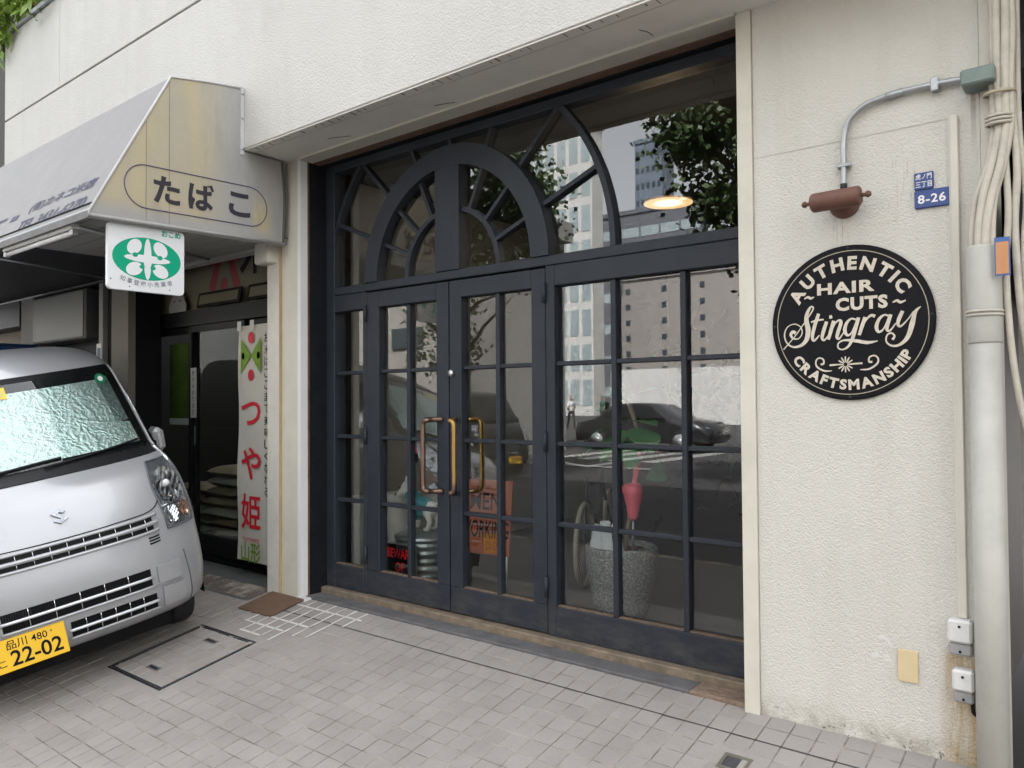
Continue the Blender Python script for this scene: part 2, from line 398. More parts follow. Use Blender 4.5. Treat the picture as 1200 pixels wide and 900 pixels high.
# road + far side
mb = MB()
mb.add([(-140, -4.35, -.58), (120, -4.35, -.58), (120, -12, -.22), (-140, -12, -.22), (120, -26, -.18), (-140, -26, -.18)], [(0, 1, 2, 3)[::-1], (3, 2, 4, 5)[::-1]])
road = mb.build('road', M['asphalt'], kind='structure')
mb = MB(); mb.add([(-600, -26, -.17), (600, -26, -.17), (600, -600, -.1), (-600, -600, -.1)], [(0, 1, 2, 3)[::-1]])
mb.add([(-600, 40, -.75), (600, 40, -.75), (600, -26, -.75), (-600, -26, -.75)], [(0, 1, 2, 3)[::-1]])
mb.build('ground', M['asphalt'], kind='structure')
mb = MB()
for x in range(-60, 30, 6): mb.add([(x, -11.8, -.214), (x+3.5, -11.8, -.214), (x+3.5, -11.62, -.222), (x, -11.62, -.222)], [(0, 3, 2, 1)[::-1]])
mb.build('lane_marking', M['roadpaint'], road)
for k in range(4):
    x = -12.5 + k*.95
    bx(x, x+.48, -17.2, -13.2, -.205, -.198).build('crossing_stripe', M['roadpaint'], road)

# tiles
PX, PY, X0, Y0 = .1015, .0995, -1.4200, -.182
th = math.atan(S); GAP = .0046
def tile_mesh(w, d):
    c = .0022; h = .014; a, b = w/2, d/2
    v = [(-a, -b, -h), (a, -b, -h), (a, b, -h), (-a, b, -h), (-a, -b, -c), (a, -b, -c), (a, b, -c), (-a, b, -c), (-a+c, -b+c, 0), (a-c, -b+c, 0), (a-c, b-c, 0), (-a+c, b-c, 0)]
    f = [(8, 9, 10, 11)] + [(i, (i+1) % 4, 4+(i+1) % 4, 4+i) for i in range(4)] + [(4+i, 4+(i+1) % 4, 8+(i+1) % 4, 8+i) for i in range(4)]
    return v, f
TV, TF = tile_mesh(PX-GAP, PY/math.cos(th)-GAP)
tme = bpy.data.meshes.new('paving_tile'); tme.from_pydata(TV, [], TF); tme.materials.append(M['tile']); tme.update()
MAN = (-4.71, -4.10, -1.135, -.545)
inv = cam.matrix_world.inverted()
def screen(p):
    q = inv @ Vector(p); d = -q.z
    if d < .1: return None
    return 600 + 913.57*q.x/d, 450 - 913.57*q.y/d, d
cells = []
for i in range(-130, 30):
    for j in range(-2, 22):
        x = X0 + (i+.5)*PX; y = Y0 - (j+.5)*PY
        if y > .03 or y < -2.28: continue
        if x < -4.80 and y > -.19: continue
        if MAN[0]-.01 < x < MAN[1]+.01 and MAN[2] < y < MAN[3]: continue
        if x > -1.33 and y > .0: continue
        if -1.285 < x < -1.175 and -.40 < y < -.31: continue
        p = Vector((x, y, gz(y))); sc = screen(p)
        vis = sc is not None and -20 < sc[0] < 1220 and -20 < sc[1] < 915 and not (x < -4.3 and y < -1.15 and x + .0 < -4.3 - (y+1.15)*.0)
        cells.append((0 if vis else 1, (p-CAM).length, p))
cells.sort(key=lambda c: (c[0], c[1]))
jr = random.Random(3)
for k, (_, _, p) in enumerate(cells[:300]):
    o = bpy.data.objects.new('paving_tile', tme); COL.objects.link(o); o.parent = pavement
    o.location = p + Vector((0, 0, jr.uniform(-.0012, .0012))); o.rotation_euler = (th + jr.uniform(-.006, .006), jr.uniform(-.006, .006), jr.uniform(-.004, .004))
mb = MB(); tones = []
ct, st_ = math.cos(th), math.sin(th)
for _, _, p in cells[300:]:
    dz = jr.uniform(-.001, .001); tx = jr.uniform(-.006, .006)
    mb.add([(p.x + a, p.y + b*ct - c*st_, p.z + b*st_ + c*ct + dz + a*tx) for a, b, c in TV], TF); tones += [jr.random()]*len(TF)
rest = mb.build('paving_tile_field', M['tile'], pavement, kind='stuff')
at = rest.data.attributes.new('tone', 'FLOAT', 'FACE'); at.data.foreach_set('value', tones)
# long dark expansion joint
mb = MB(); yy = Y0
mb.add([(-4.42, yy-.0026, gz(yy-.0026)+.0016), (3, yy-.0026, gz(yy-.0026)+.0016), (3, yy+.0026, gz(yy+.0026)+.0016), (-4.42, yy+.0026, gz(yy+.0026)+.0016)], [(0, 1, 2, 3)])
mb.build('expansion_joint', mat('black_joint_sealant', (.028, .026, .034), .7), pavement)
# white mortar joints by the door
mb = MB(); wr = random.Random(5)
def strip(x0, x1, y0, y1):
    mb.add([(x0, y0, gz(y0)+.003), (x1, y0, gz(y0)+.003), (x1, y1, gz(y1)+.003), (x0, y1, gz(y1)+.003)], [(0, 1, 2, 3)])
for i in range(-31, -22):
    x = X0 + i*PX
    ya = .01 if i > -31 else -.1; yb = [-.30, -.38, -.48, -.49, -.47, -.50, -.40, -.38, -.19, -.08][i+31]
    y = ya
    while y > yb:
        l = min(.05, y-yb); w = .0068 + wr.uniform(-.002, .0025); dx = wr.uniform(-.0012, .0012); strip(x-w+dx, x+w+dx, y-l, y); y -= l
for j in (-1, 1, 2, 3):
    y = Y0 - j*PY; xa = X0 + [-30.4, -30.3, -30.6, -30.2, -29.2][j+1]*PX; xb = X0 + [-22.5, -23.2, -25.1, -26.2, -27.1][j+1]*PX
    x = xa
    while x < xb:
        l = min(.05, xb-x); w = .0068 + wr.uniform(-.002, .0025); strip(x, x+l, y-w, y+w); x += l
mb.build('white_mortar_joint', M['mortarwhite'], pavement)
# manhole lid: frame, inset tiles, lifting slots
def gp(x, y, dz=0): return (x, y, gz(y)+dz)
mh = thing('manhole_cover', 'square tiled access cover in a dark metal frame set into the paving', 'manhole cover', gp(-4.405, -.84))
def rail(mb, x0, x1, y0, y1, dz, t=.01):
    v = [gp(x0, y0, dz-t), gp(x1, y0, dz-t), gp(x1, y1, dz-t), gp(x0, y1, dz-t), gp(x0, y0, dz), gp(x1, y0, dz), gp(x1, y1, dz), gp(x0, y1, dz)]
    mb.add(v, [(0,3,2,1),(4,5,6,7),(0,1,5,4),(1,2,6,5),(2,3,7,6),(3,0,4,7)])
for nm, m_, g0, g1, dz in (('frame', 'darkgrey', .0, .011, .0015), ('lid_rim', 'steel', .013, .017, .001), ('lid_edge', 'darkgrey', .0175, .026, .0005)):
    mb = MB(); a, b, c, d = MAN
    rail(mb, a+g0, b-g0, c+g0, c+g1, dz); rail(mb, a+g0, b-g0, d-g1, d-g0, dz)
    rail(mb, a+g0, a+g1, c+g1, d-g1, dz); rail(mb, b-g1, b-g0, c+g1, d-g1, dz)
    mb.build(nm, M[m_], mh)
mb = MB(); a, b, c, d = MAN
for q in ((a-.10, b+.10, c-.09, c), (a-.10, b+.10, d, d+.09), (a-.10, a, c, d), (b, b+.10, c, d)): rail(mb, *q, -.0006, .003)
mb.build('surround', M['tile'], mh)
n6 = 6; a, b, c, d = MAN[0]+.028, MAN[1]-.028, MAN[2]+.028, MAN[3]-.028
LV, LF = tile_mesh((b-a)/n6-.003, (d-c)/n6/ct-.003)
lme = bpy.data.meshes.new('lid_tile'); lme.from_pydata(LV, [], LF); lme.materials.append(M['tile']); lme.update()
for i in range(n6):
    for j in range(n6):
        o = bpy.data.objects.new('lid_tile', lme); COL.objects.link(o); o.parent = mh; y = c+(j+.5)*(d-c)/n6
        o.location = Vector(gp(a+(i+.5)*(b-a)/n6, y, -.0005)) - OFF[mh.name]; o.rotation_euler = (th, 0, 0)
for yy in (-.66, -1.01):
    mb = MB(); rail(mb, -4.47, -4.35, yy-.018, yy+.018, .0016, .004); sl = mb.build('lifting_slot', M['greystrip'], mh)
    mb = MB(); rail(mb, -4.455, -4.365, yy-.008, yy+.008, .0032, .004); mb.build('handle_bar', M['darkgrey'], sl)
# small meter box cover cut by the bottom edge
mc = thing('meter_cover', 'small square metal framed cover in the paving near the wall', 'cover', gp(-1.23, -.36))
mb = MB(); A = (-1.285, -1.175, -.405, -.305)
rail(mb, A[0], A[1], A[2], A[2]+.014, .002); rail(mb, A[0], A[1], A[3]-.014, A[3], .002); rail(mb, A[0], A[0]+.014, A[2]+.014, A[3]-.014, .002); rail(mb, A[1]-.014, A[1], A[2]+.014, A[3]-.014, .002)
for q in ((A[0]-.06, A[1]+.06, A[2]-.06, A[2]), (A[0]-.06, A[1]+.06, A[3], A[3]+.06), (A[0]-.06, A[0], A[2], A[3]), (A[1], A[1]+.06, A[2], A[3])):
    m2 = MB(); rail(m2, *q, -.0006, .003); m2.build('surround', M['tile'], mc)
mb.build('frame', mat('dull_brass_frame', (.21, .20, .16), .45, .5, var=.2), mc)
mb = MB(); rail(mb, A[0]+.014, A[1]-.014, A[2]+.014, A[3]-.014, -.001); mb.build('lid', mat('dull_metal_lid', (.10, .10, .11), .5, .5, var=.4, vscale=30), mc)
# rice shop apron and rusty plate
mb = MB(); mb.add([(-9.6, -.19, gz(-.19)+.001), (-4.80, -.19, gz(-.19)+.001), (-4.80, .4, .012), (-9.6, .4, .012)], [(0, 1, 2, 3)])
mb.build('apron_floor', M['apron'], kind='structure')
mp = MB(); v0 = gz(-.30)+.006
mp.add([(-4.70, -.295, gz(-.295)+.004), (-4.345, -.29, gz(-.29)+.004), (-4.345, -.035, .002), (-4.70, -.035, .002), (-4.70, -.295, gz(-.295)+.013), (-4.345, -.29, gz(-.29)+.013), (-4.345, -.035, .012), (-4.70, -.035, .012)],
       [(0,3,2,1),(4,5,6,7),(0,1,5,4),(1,2,6,5),(2,3,7,6),(3,0,4,7)])
mp.build('door_mat', mat('rust_brown_mat', (.145, .085, .055), .9, var=.35, vscale=22, bump=.6, bscale=180), None, 'flat rust brown mat lying at the foot of the cream pillar', 'mat')

# ================================================================ building
XL, XR = -4.41, -1.328                    # opening
bld = thing('shop_building', 'cream stucco building with overhanging upper storey above the dark shopfront', 'building', (-2.9, 0, 0))
bx(-1.262, -.432, 0, .22, -.35, 3.4).build('wall', M['stucco'], bld, label='textured cream wall right of the shopfront')
bx(-.430, -.398, -.006, .22, -.35, 3.4).build('corner_strip', M['trim'], bld)
bx(XR, -1.264, -.012, .22, -.35, 2.968).build('trim_post', M['trim'], bld)
bx(-1.2635, -.5275, -.0022, -.0002, 2.3295, 2.3312).build('wall_seam', mat('seam_line', (.52, .50, .46), .8), bld)
# left pillar: stucco core, guide rail strip, trim strip with rusted edge
bx(-4.63, -4.447, -.004, .30, -.3, 2.968).build('pillar', M['trim'], bld, label='cream pillar between the two shops')
bx(-4.785, -4.634, -.022, .30, -.3, 2.40, ch=.006).build('shutter_rail', mat('ivory_rail_paint', (.64, .62, .56), .5, var=.06, vscale=5, grime=.2), bld)
bx(-4.635, -4.632, -.0245, .0, -.05, 2.40).build('rail_gap', mat('rust_stain', (.42, .30, .16), .8, var=.3), bld)
bx(-4.83, -4.66, -.10, .0, 2.28, 2.43, ch=.012).build('shutter_bracket', M['trim'], bld)
bx(-4.445, XL, -.010, .0455, -.05, 2.968).build('trim_strip', M['white'], bld)
bx(XL-.007, XL+.002, .046, .06, -.03, 2.95).build('rust_edge', M['rustwood'], bld)
bx(-4.60, XL, .061, .42, -.1, 2.968).build('reveal', M['reveal'], bld, label='charcoal cracked plaster side of the doorway')
bx(XR+.001, -1.262, .221, .5, -.1, 2.968).build('reveal', M['reveal'], bld)
# soffit, groove, inner boards
bx(-8.9, 3, -.352, -.285, 2.966, 3.02).build('soffit_edge', M['soffit'], bld)
bx(-8.9, 3, -.273, .004, 2.970, 3.02).build('soffit', M['soffit'], bld)
bx(-8.9, 3, -.285, -.273, 2.982, 3.02).build('drip_groove', mat('groove', (.40, .38, .33), .8), bld)
bx(XL, XR, -.030, .085, 2.956, 2.9695).build('lintel_trim', M['trim'], bld)
bx(XL, XR, .088, .150, 2.952, 3.02).build('rusted_lintel', M['rustwood'], bld)
bx(XL, XR, .152, .198, 2.948, 3.02).build('dark_lintel', M['dark'], bld)
# fascia panels
FY = -.36
def fas(x0, x1, z0, z1): bx(x0, x1, FY, -.02, z0, z1, ch=.004).build('fascia_panel', M['stucco_up'], bld)
fas(-8.80, 3.0, 2.9745, 4.135); fas(-8.80, -7.482, 4.150, 4.98); fas(-7.472, 3.0, 4.150, 4.98)
bx(-8.78, 3.0, FY+.02, -.03, 4.134, 4.152).build('fascia_joint', mat('joint_brown', (.17, .13, .11), .8), bld)
bx(-7.484, -7.470, FY+.006, -.03, 4.16, 4.97).build('fascia_joint', mat('joint_grey', (.40, .38, .35), .8), bld)
bx(-8.84, 3.0, FY-.03, .2, 4.982, 5.03, ch=.006).build('coping', mat('metal_coping', (.42, .45, .47), .4, .4, var=.1), bld)
bx(-8.8, 3, -.018, 9, 3.16, 13).build('upper_wall', M['stucco_up'], bld)
bx(-8.8, 3, -.018, .2, 3.03, 3.159).build('upper_wall', M['stucco_up'], bld)
bx(-6.30, -4.80, -.002, .2, 2.45, 2.96).build('wall', M['soffit'], bld)
navy = mat('navy_panel', (.012, .014, .020), .5, var=.15, spec=.25)
bx(-8.80, -6.302, -.002, .2, 2.432, 2.96).build('dark_panel', navy, bld)
bx(-13, -8.82, .02, .19, 2.432, 3.3).build('dark_panel', navy, bld)
mb = MB(); cr = random.Random(2)
for k in range(46):
    x = -4.5 + k*.066 + cr.uniform(-.02, .02)
    if cr.random() < .75: mb.box(x, x+cr.uniform(.003, .012), FY+.010+cr.uniform(0, .02), FY+.038+cr.uniform(0, .03), 2.9652, 2.9662)
mb.build('edge_chip', mat('chipped_edge', (.22, .19, .16), .9), bld, kind='stuff')
for (x0, y0, x1, y1) in ((-3.05, -.10, -2.93, -.06), (-3.95, -.14, -3.8, -.08), (-1.72, -.15, -1.70, -.06)):
    MB().tube([(x0, y0, 2.9695), ((x0+x1)/2+.01, (y0+y1)/2, 2.9695), (x1, y1, 2.9695)], .0022, 4).build('crack', M['dark'], bld)
# interior shell
IX0, IX1, IY1 = -4.80, -.6, 6.0
shell = thing('salon_interior', 'dark interior of the hair salon behind the glass front', 'room', (-3, 3, 0))
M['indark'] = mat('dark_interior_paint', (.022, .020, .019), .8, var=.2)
M['inwood'] = mat('brown_interior_wood', (.06, .033, .018), .6, var=.3, vscale=5)
M['infloor'] = mat('interior_concrete_floor', (.11, .10, .095), .45, var=.25, vscale=2)
bx(IX0, IX1, .30, IY1, -.05, .05).build('floor', M['infloor'], shell)
bx(IX0, IX1, .30, IY1, 3.05, 3.15).build('ceiling', M['indark'], shell)
bx(IX0, IX1, IY1, IY1+.1, .0, 3.1).build('back_wall', M['inwood'], shell)
bx(IX0-.06, IX0, .30, IY1, .0, 3.1).build('side_wall', mat('pale_side_wall', (.34, .33, .31), .8, var=.12), shell)
bx(IX1, IX1+.1, .30, IY1, .0, 3.1).build('side_wall', M['inwood'], shell)
bx(-4.799, -4.605, .425, .45, -.05, 3.06).build('front_wall', mat('pale_inner_wall', (.45, .44, .42), .8, var=.1), shell)
bx(-1.26, -.6, .425, .45, -.05, 3.06).build('front_wall', M['indark'], shell)
# sill
sill = thing('door_sill', 'weathered brown stone and mortar sill along the foot of the shopfront', 'sill', (-2.9, .1, 0))
bx(XL+.002, XR-.002, .150, .30, -.1, .052, ch=.006).build('upper_step', M['sillwood'], sill)
bx(XL+.006, -1.60, .022, .149, -.1, .014, ch=.004).build('mortar_strip', M['greystrip'], sill)
bx(-1.598, XR-.002, .010, .149, -.1, .020, ch=.008).build('broken_end', mat('broken_stone', (.24, .17, .125), .9, var=.5, vscale=14, bump=1, bscale=30, bdist=.02), sill)
bx(-4.44, -4.33, -.035, .02, -.03, .012, ch=.005).build('mortar_lump', M['mortarwhite'], sill)

# ================================================================ shopfront
sf = thing('shopfront', 'slate black timber and glass shopfront with arched fanlight', 'shopfront', (-2.9, .2, 0))
GY0, GY1 = .243, .248
fr = M['frame']
def bar(name, x0, x1, z0, z1, parent, y0=.2, y1=.27, ch=.004): return bx(x0, x1, y0, y1, z0, z1, ch=ch).build(name, fr, parent)
def pane(x0, x1, z0, z1, parent):
    return bx(x0, x1, GY0, GY1, z0, z1).build('pane', M['glass'], parent)
def grid(parent, cols, zs, mw=.030, mh=.024, my=.212):
    for k, (a, b) in enumerate(cols):
        for j in range(len(zs)-1): pane(a, b, zs[j]+.0005, zs[j+1]-.0005, parent)
    for k in range(len(cols)-1):
        bar('muntin', (cols[k][1]+cols[k+1][0])/2-mw/2, (cols[k][1]+cols[k+1][0])/2+mw/2, zs[0], zs[-1], parent, my, .262)
    for a, b in cols: bx(a, b, .2135, .2425, zs[0]+.0003, zs[0]+.006).build('glazing_bead', M['bead'], parent)
    for z in zs[1:-1]:
        for a, b in cols: bar('muntin', a+mw*.0+.0, b, z-mh/2, z+mh/2, parent, my+.004, .260)
ZS = [.211, .648, 1.080, 1.512, 1.932]
# fixed frame members
bar('jamb', -4.409, -4.318, .053, 2.96, sf, .2, .30)
bar('jamb', -1.40, -1.329, .053, 2.96, sf, .2, .30)
bar('head', -4.317, -1.401, 2.897, 2.96, sf, .2, .30)
bar('transom_rail', -4.317, -1.401, 2.046, 2.100, sf, .196, .30)
bar('mullion', -4.022, -3.989, .053, 2.045, sf, .2, .30)
bar('mullion', -2.512, -2.455, .053, 2.045, sf, .2, .30)
# left sidelight
sl = bx(-4.317, -4.023, .2, .27, .053, .211, ch=.004).build('sidelight', fr, sf)
bar('top_rail', -4.317, -4.023, 1.932, 2.045, sl)
grid(sl, [(-4.317, -4.023)], ZS)
# right fixed window
fx = bx(-2.454, -1.401, .2, .27, .053, .211, ch=.004).build('fixed_window', fr, sf)
bar('top_rail', -2.454, -1.401, 1.932, 2.045, fx)
grid(fx, [(-2.454, -2.110), (-2.078, -1.720), (-1.688, -1.401)], ZS)
# doors
def door(x0, x1, g0, g1, gm, hside):
    d = bx(x0, x1, .2, .245-.003, .060, .211, ch=.004).build('door', fr, sf)
    bar('top_rail', g0, g1, 1.932, 2.036, d); bar('stile', x0, g0-.0005, .2115, 2.036, d); bar('stile', g1+.0005, x1, .2115, 2.036, d)
    grid(d, [(g0, gm-.016), (gm+.016, g1)], ZS)
    for z in (.31, 1.09, 1.90):
        MB().tube([(hside, .190, z-.055), (hside, .190, z+.055)], .011, 10).build('hinge', fr, d)
    return d
d1 = door(-3.986, -3.240, -3.862, -3.341, -3.601, -3.987)
d2 = door(-3.231, -2.516, -3.135, -2.611, -2.865, -2.514)
def pull(parent, xm, xg, y0, yg, m, name='handle'):
    z0, z1 = .772, 1.205; s_ = 1 if xg > xm else -1
    pts = spline([(xm, y0, z1), (xm+(xg-xm)*.5, (y0+yg)/2, z1), (xg-s_*.03, yg, z1-.004), (xg-s_*.008, yg, z1-.014), (xg, yg, z1-.05), (xg, yg, (z0+z1)/2), (xg, yg, z0+.05), (xg-s_*.008, yg, z0+.014), (xg-s_*.03, yg, z0+.004), (xm+(xg-xm)*.5, (y0+yg)/2, z0), (xm, y0, z0)], 5)
    return MB().tube(pts, .0155, 10).build(name, m, parent)
pull(d1, -3.290, -3.375, .200, .118, M['bronze'])
t = NT('brass_worn_to_bronze'); t.coord(); sz = t.xyz()[2]
t.col(t.mix(t.ramp(t.math('ADD', sz, t.math('MULTIPLY', t.noise(8, 4), .25)), .95, 1.2), (.18, .125, .10), (.36, .225, .085))); t.set(Roughness=.4, Metallic=1.0)
pull(d2, -3.200, -3.120, .200, .118, t.m)
pull(d2, -3.190, -3.110, .27, .345, M['brass'])
MB().lathe([(0, 0), (.017, .001), (.021, .008), (.021, .02)], (-3.212, .181, 1.482), (0, 1, 0), 16).build('lock', M['steel'], d2)
# arched fanlight: centre, radii
CX, CZ, RI, RO, RS, RB = -3.235, 2.100, .632, .756, .377, 1.146
fan = thing  # noqa
def P2(r, a): return (CX + r*math.cos(a), CZ + r*math.sin(a))
def arcpts(r, a0, a1, n): return [P2(r, a0 + (a1-a0)*k/n) for k in range(n+1)]
def plane(mb, pts, y0, y1): mb.prism(pts, (0, y0, 0), (1, 0, 0), (0, 0, 1), (0, y1-y0, 0))
def ring(r0, r1, a0, a1, n, y0, y1):
    mb = MB()
    for k in range(n):
        b0, b1 = a0+(a1-a0)*k/n, a0+(a1-a0)*(k+1)/n
        A, B, C_, D = P2(r0, b0), P2(r1, b0), P2(r1, b1), P2(r0, b1)
        v = [(A[0], y0, A[1]), (B[0], y0, B[1]), (C_[0], y0, C_[1]), (D[0], y0, D[1]), (A[0], y1, A[1]), (B[0], y1, B[1]), (C_[0], y1, C_[1]), (D[0], y1, D[1])]
        f = [(0, 1, 2, 3), (7, 6, 5, 4), (1, 5, 6, 2), (3, 7, 4, 0)]
        if k == 0: f.append((0, 4, 5, 1))
        if k == n-1: f.append((3, 2, 6, 7))
        mb.add(v, f)
    return mb
PI = math.pi; Z0 = 2.101; ZT = 2.8965; XA, XB = -4.3175, -1.4005
arch = ring(RI, RO, .0015, PI-.0015, 48, .186, .27).build('arch', fr, sf)
bx(CX-.099, CX+.097, .188, .268, Z0, CZ+RI+.01).build('centre_post', fr, arch)
def spoke(a, r0, r1, w, parent):
    ca, sa = math.cos(a), math.sin(a); n = (-sa*w/2, ca*w/2)
    A, B = P2(r0, a), P2(r1, a); mb = MB()
    plane(mb, [(A[0]-n[0], A[1]-n[1]), (B[0]-n[0], B[1]-n[1]), (B[0]+n[0], B[1]+n[1]), (A[0]+n[0], A[1]+n[1])], .214, .262)
    mb.build('muntin', fr, parent)
HW = .098
for sgn in (1, -1):
    lim = math.acos(HW/RS)
    a0, a1 = (0, lim) if sgn > 0 else (PI-lim, PI)
    ring(RS-.015, RS+.015, a0+.002*(sgn > 0), a1, 16, .212, .262).build('muntin', fr, arch)
    ang = [22, 44, 66]
    for d in ang:
        spoke(R(d) if sgn > 0 else PI-R(d), RS+.012, RI+.01, .022, arch)
    # panes: inner sector and four outer sectors
    def xc(a, r): # clip against the post
        x, z = P2(r, a)
        return (x, z)
    inner = [(CX+sgn*HW, Z0)] + [(CX+sgn*RS*math.cos(lim*k/14), max(Z0, CZ+RS*math.sin(lim*k/14))) for k in range(15)]
    mb = MB(); plane(mb, inner, GY0, GY1); mb.build('pane', M['glass'], arch)
    lim2 = math.acos(HW/RI); al = [0]+[R(d) for d in ang]+[None]
    for k in range(4):
        b0 = al[k]
        if k < 3:
            b1 = al[k+1]; pts = [(r*math.cos(b), r*math.sin(b)) for r, bs in ((RS, (b0, (b0+b1)/2, b1)), (RI, (b1, b1-(b1-b0)*.25, (b0+b1)/2, b1-(b1-b0)*.75, b0))) for b in bs]
        else:
            pts = [(RS*math.cos(b0), RS*math.sin(b0)), (RS*math.cos(lim), RS*math.sin(lim)), (HW, RI*math.sin(lim2))] + [(RI*math.cos(lim2+(b0-lim2)*q), RI*math.sin(lim2+(b0-lim2)*q)) for q in (.25, .5, .75, 1)]
        mb = MB(); plane(mb, [(CX+sgn*x, max(Z0, CZ+z)) for x, z in pts], GY0, GY1); mb.build('pane', M['glass'], arch)
# outer fan
def rmax(a, rb):
    c, s_ = math.cos(a), math.sin(a); r = rb
    if s_ > 1e-4: r = min(r, (ZT-CZ)/s_)
    if c < -1e-4: r = min(r, (XA-CX)/c)
    return r
fn = None
for k, d in enumerate((22.5, 45, 67.5, 90, 112.5, 135, 157.5)):
    spoke(R(d), RO-.004, rmax(R(d), RB)+.01, .024, sf)
aT = math.asin((ZT-CZ)/RB); aL = math.acos((XA-CX)/RB)
ring(RB-.016, RB+.016, .002, aT, 20, .210, .264).build('fan_arc', fr, sf)
ring(RB-.016, RB+.016, PI-aT, aL, 10, .210, .264).build('fan_arc', fr, sf)
eds = [0, 22.5, 45, 67.5, 90, 112.5, 135, 157.5, 180]
for k in range(8):
    b0, b1 = R(eds[k]), R(eds[k+1]); n = 8
    pts = [P2(RO-.01, b0+(b1-b0)*q/n) for q in range(n+1)] + [P2(rmax(b1-(b1-b0)*q/n, RB), b1-(b1-b0)*q/n) for q in range(n+1)]
    pts = [(x, max(Z0, min(ZT, z))) for x, z in pts]
    mb = MB(); plane(mb, pts, GY0, GY1); mb.build('pane', M['glass'], sf)
pts = [P2(RB, aT*q/20) for q in range(21)] + [(XB, ZT), (XB, Z0)]
mb = MB(); plane(mb, [(x, max(Z0, z)) for x, z in pts], GY0, GY1); mb.build('pane', M['glass'], sf)
pts = [P2(RB, PI-aT+(aL-(PI-aT))*q/8) for q in range(9)] + [(XA, ZT)]
mb = MB(); plane(mb, pts, GY0, GY1); mb.build('pane', M['glass'], sf)

# ================================================================ right wall fixtures
# round barber sign: centre and axes in the wall plane
SC = Vector((-.884, -.016, 1.609)); SR = .303
ax_, ay_ = Vector((1, 0, 0)), Vector((0, 0, 1))
sg = thing('round_sign', 'round black enamel barber sign with cream hand lettering on the cream wall', 'sign', (SC.x, 0, SC.z))
MB().lathe([(SR-.004, .0), (SR, .003), (SR, .010), (SR-.006, .012)], (SC.x, -.0004, SC.z), (0, -1, 0), 72, smooth=False).build('disc', M['signblack'], sg)
YF = -.0135
def circ(r, w, n=72):
    mb = MB()
    for k in range(n):
        a, b = 2*PI*k/n, 2*PI*(k+1)/n
        mb.add([(SC.x+q*math.cos(c), YF, SC.z+q*math.sin(c)) for q, c in ((r-w, a), (r+w, a), (r+w, b), (r-w, b))], [(0, 1, 2, 3)])
    return mb
circ(SR*.925, .0016).build('ring_line', mat('cream_line_paint', (.42, .37, .28), .6, var=.3, vscale=30), sg)
def sign_text(body, r, a0, a1, h, bold, outward=True):
    mb = MB(); n = len(body)
    wid = [center_geo(text_geo(c, 1.0))[0] for c in body]; w = [max(v[0] for v in q)*2 + .16 for q in wid]
    tot = sum(w); acc = 0
    for c, wi in zip(body, w):
        f = (acc + wi/2)/tot; acc += wi; a = a0 + (a1-a0)*f
        g = fit_geo(text_geo(c, 1.0, bold), h=h)
        g = ([(x*1.06, y, z) for x, y, z in g[0]], g[1])
        put_text(mb, g, (SC.x + r*math.cos(a), YF-.0006, SC.z + r*math.sin(a)), ax_, ay_, a-PI/2 if outward else a+PI/2)
    return mb
mb = sign_text('AUTHENTIC', SR*.765, R(158), R(25), .053, .045); mb.build('lettering', M['signcream'], sg)
mb = sign_text('CRAFTSMANSHIP', SR*.80, R(211), R(331), .041, .045, False); mb.build('lettering', M['signcream'], sg)
def flat_text(body, cx, cz, h, w, bold):
    mb = MB(); put_text(mb, fit_geo(text_geo(body, 1.0, bold, spacing=1.12), w=w, h=h), (SC.x+cx, YF-.0006, SC.z+cz), ax_, ay_); mb.build('lettering', M['signcream'], sg)
flat_text('HAIR', -.012, .138, .046, .215, .038); flat_text('CUTS', .046, .072, .052, .19, .045)
# script strokes, traced in sign units (px from centre / 425 * radius)
def sp(x, y): return ((x-446)/425*SR, (442-y)/405*SR)
def stroke(mb, pts, ws, n=9):
    P = spline([(*sp(*p), 0) for p in pts], n); m = len(P); L = []
    for i, p in enumerate(P):
        t = P[min(i+1, m-1)] - P[max(i-1, 0)]; t = t.normalized() if t.length > 0 else Vector((1, 0, 0)); nr = Vector((-t.y, t.x, 0))
        f = i/(m-1)*(len(ws)-1); k = min(int(f), len(ws)-2); w = (ws[k] + (ws[k+1]-ws[k])*(f-k))/425*SR
        L.append((p+nr*w, p-nr*w))
    for i in range(m-1):
        q = [L[i][0], L[i][1], L[i+1][1], L[i+1][0]]
        mb.add([(SC.x+v.x, YF-.0006-.000002*len(mb.f), SC.z+v.y) for v in q], [(0, 1, 2, 3)])
mb = MB()
stroke(mb, [(85, 568), (150, 500), (205, 430), (248, 372), (256, 350), (240, 348), (220, 385), (218, 425), (226, 470), (216, 520), (185, 550), (140, 556), (105, 532), (92, 488), (110, 446), (150, 432), (184, 450), (192, 484), (172, 512), (142, 510), (128, 490), (140, 474), (156, 482)],
       [3, 3, 3, 4, 4, 6, 10, 13, 14, 12, 8, 5, 4, 4, 3, 3, 3, 3, 3, 5, 8, 9, 9])
stroke(mb, [(285, 385), (262, 450), (249, 505), (258, 528), (288, 500)], [9, 10, 9, 6, 3]); stroke(mb, [(243, 428), (275, 420), (312, 418)], [4, 6, 4])
stroke(mb, [(328, 430), (310, 480), (302, 515), (314, 528), (340, 500)], [9, 10, 8, 5, 3]); stroke(mb, [(342, 407), (350, 407), (358, 405)], [8, 10, 8])
stroke(mb, [(366, 428), (350, 480), (336, 526)], [9, 10, 8]); stroke(mb, [(346, 500), (372, 445), (394, 428), (404, 440), (388, 490), (382, 516), (394, 524), (420, 490)], [3, 4, 6, 9, 10, 8, 5, 3])
stroke(mb, [(482, 430), (458, 424), (434, 445), (424, 482), (436, 508), (458, 498), (480, 450)], [5, 5, 8, 10, 7, 4, 3])
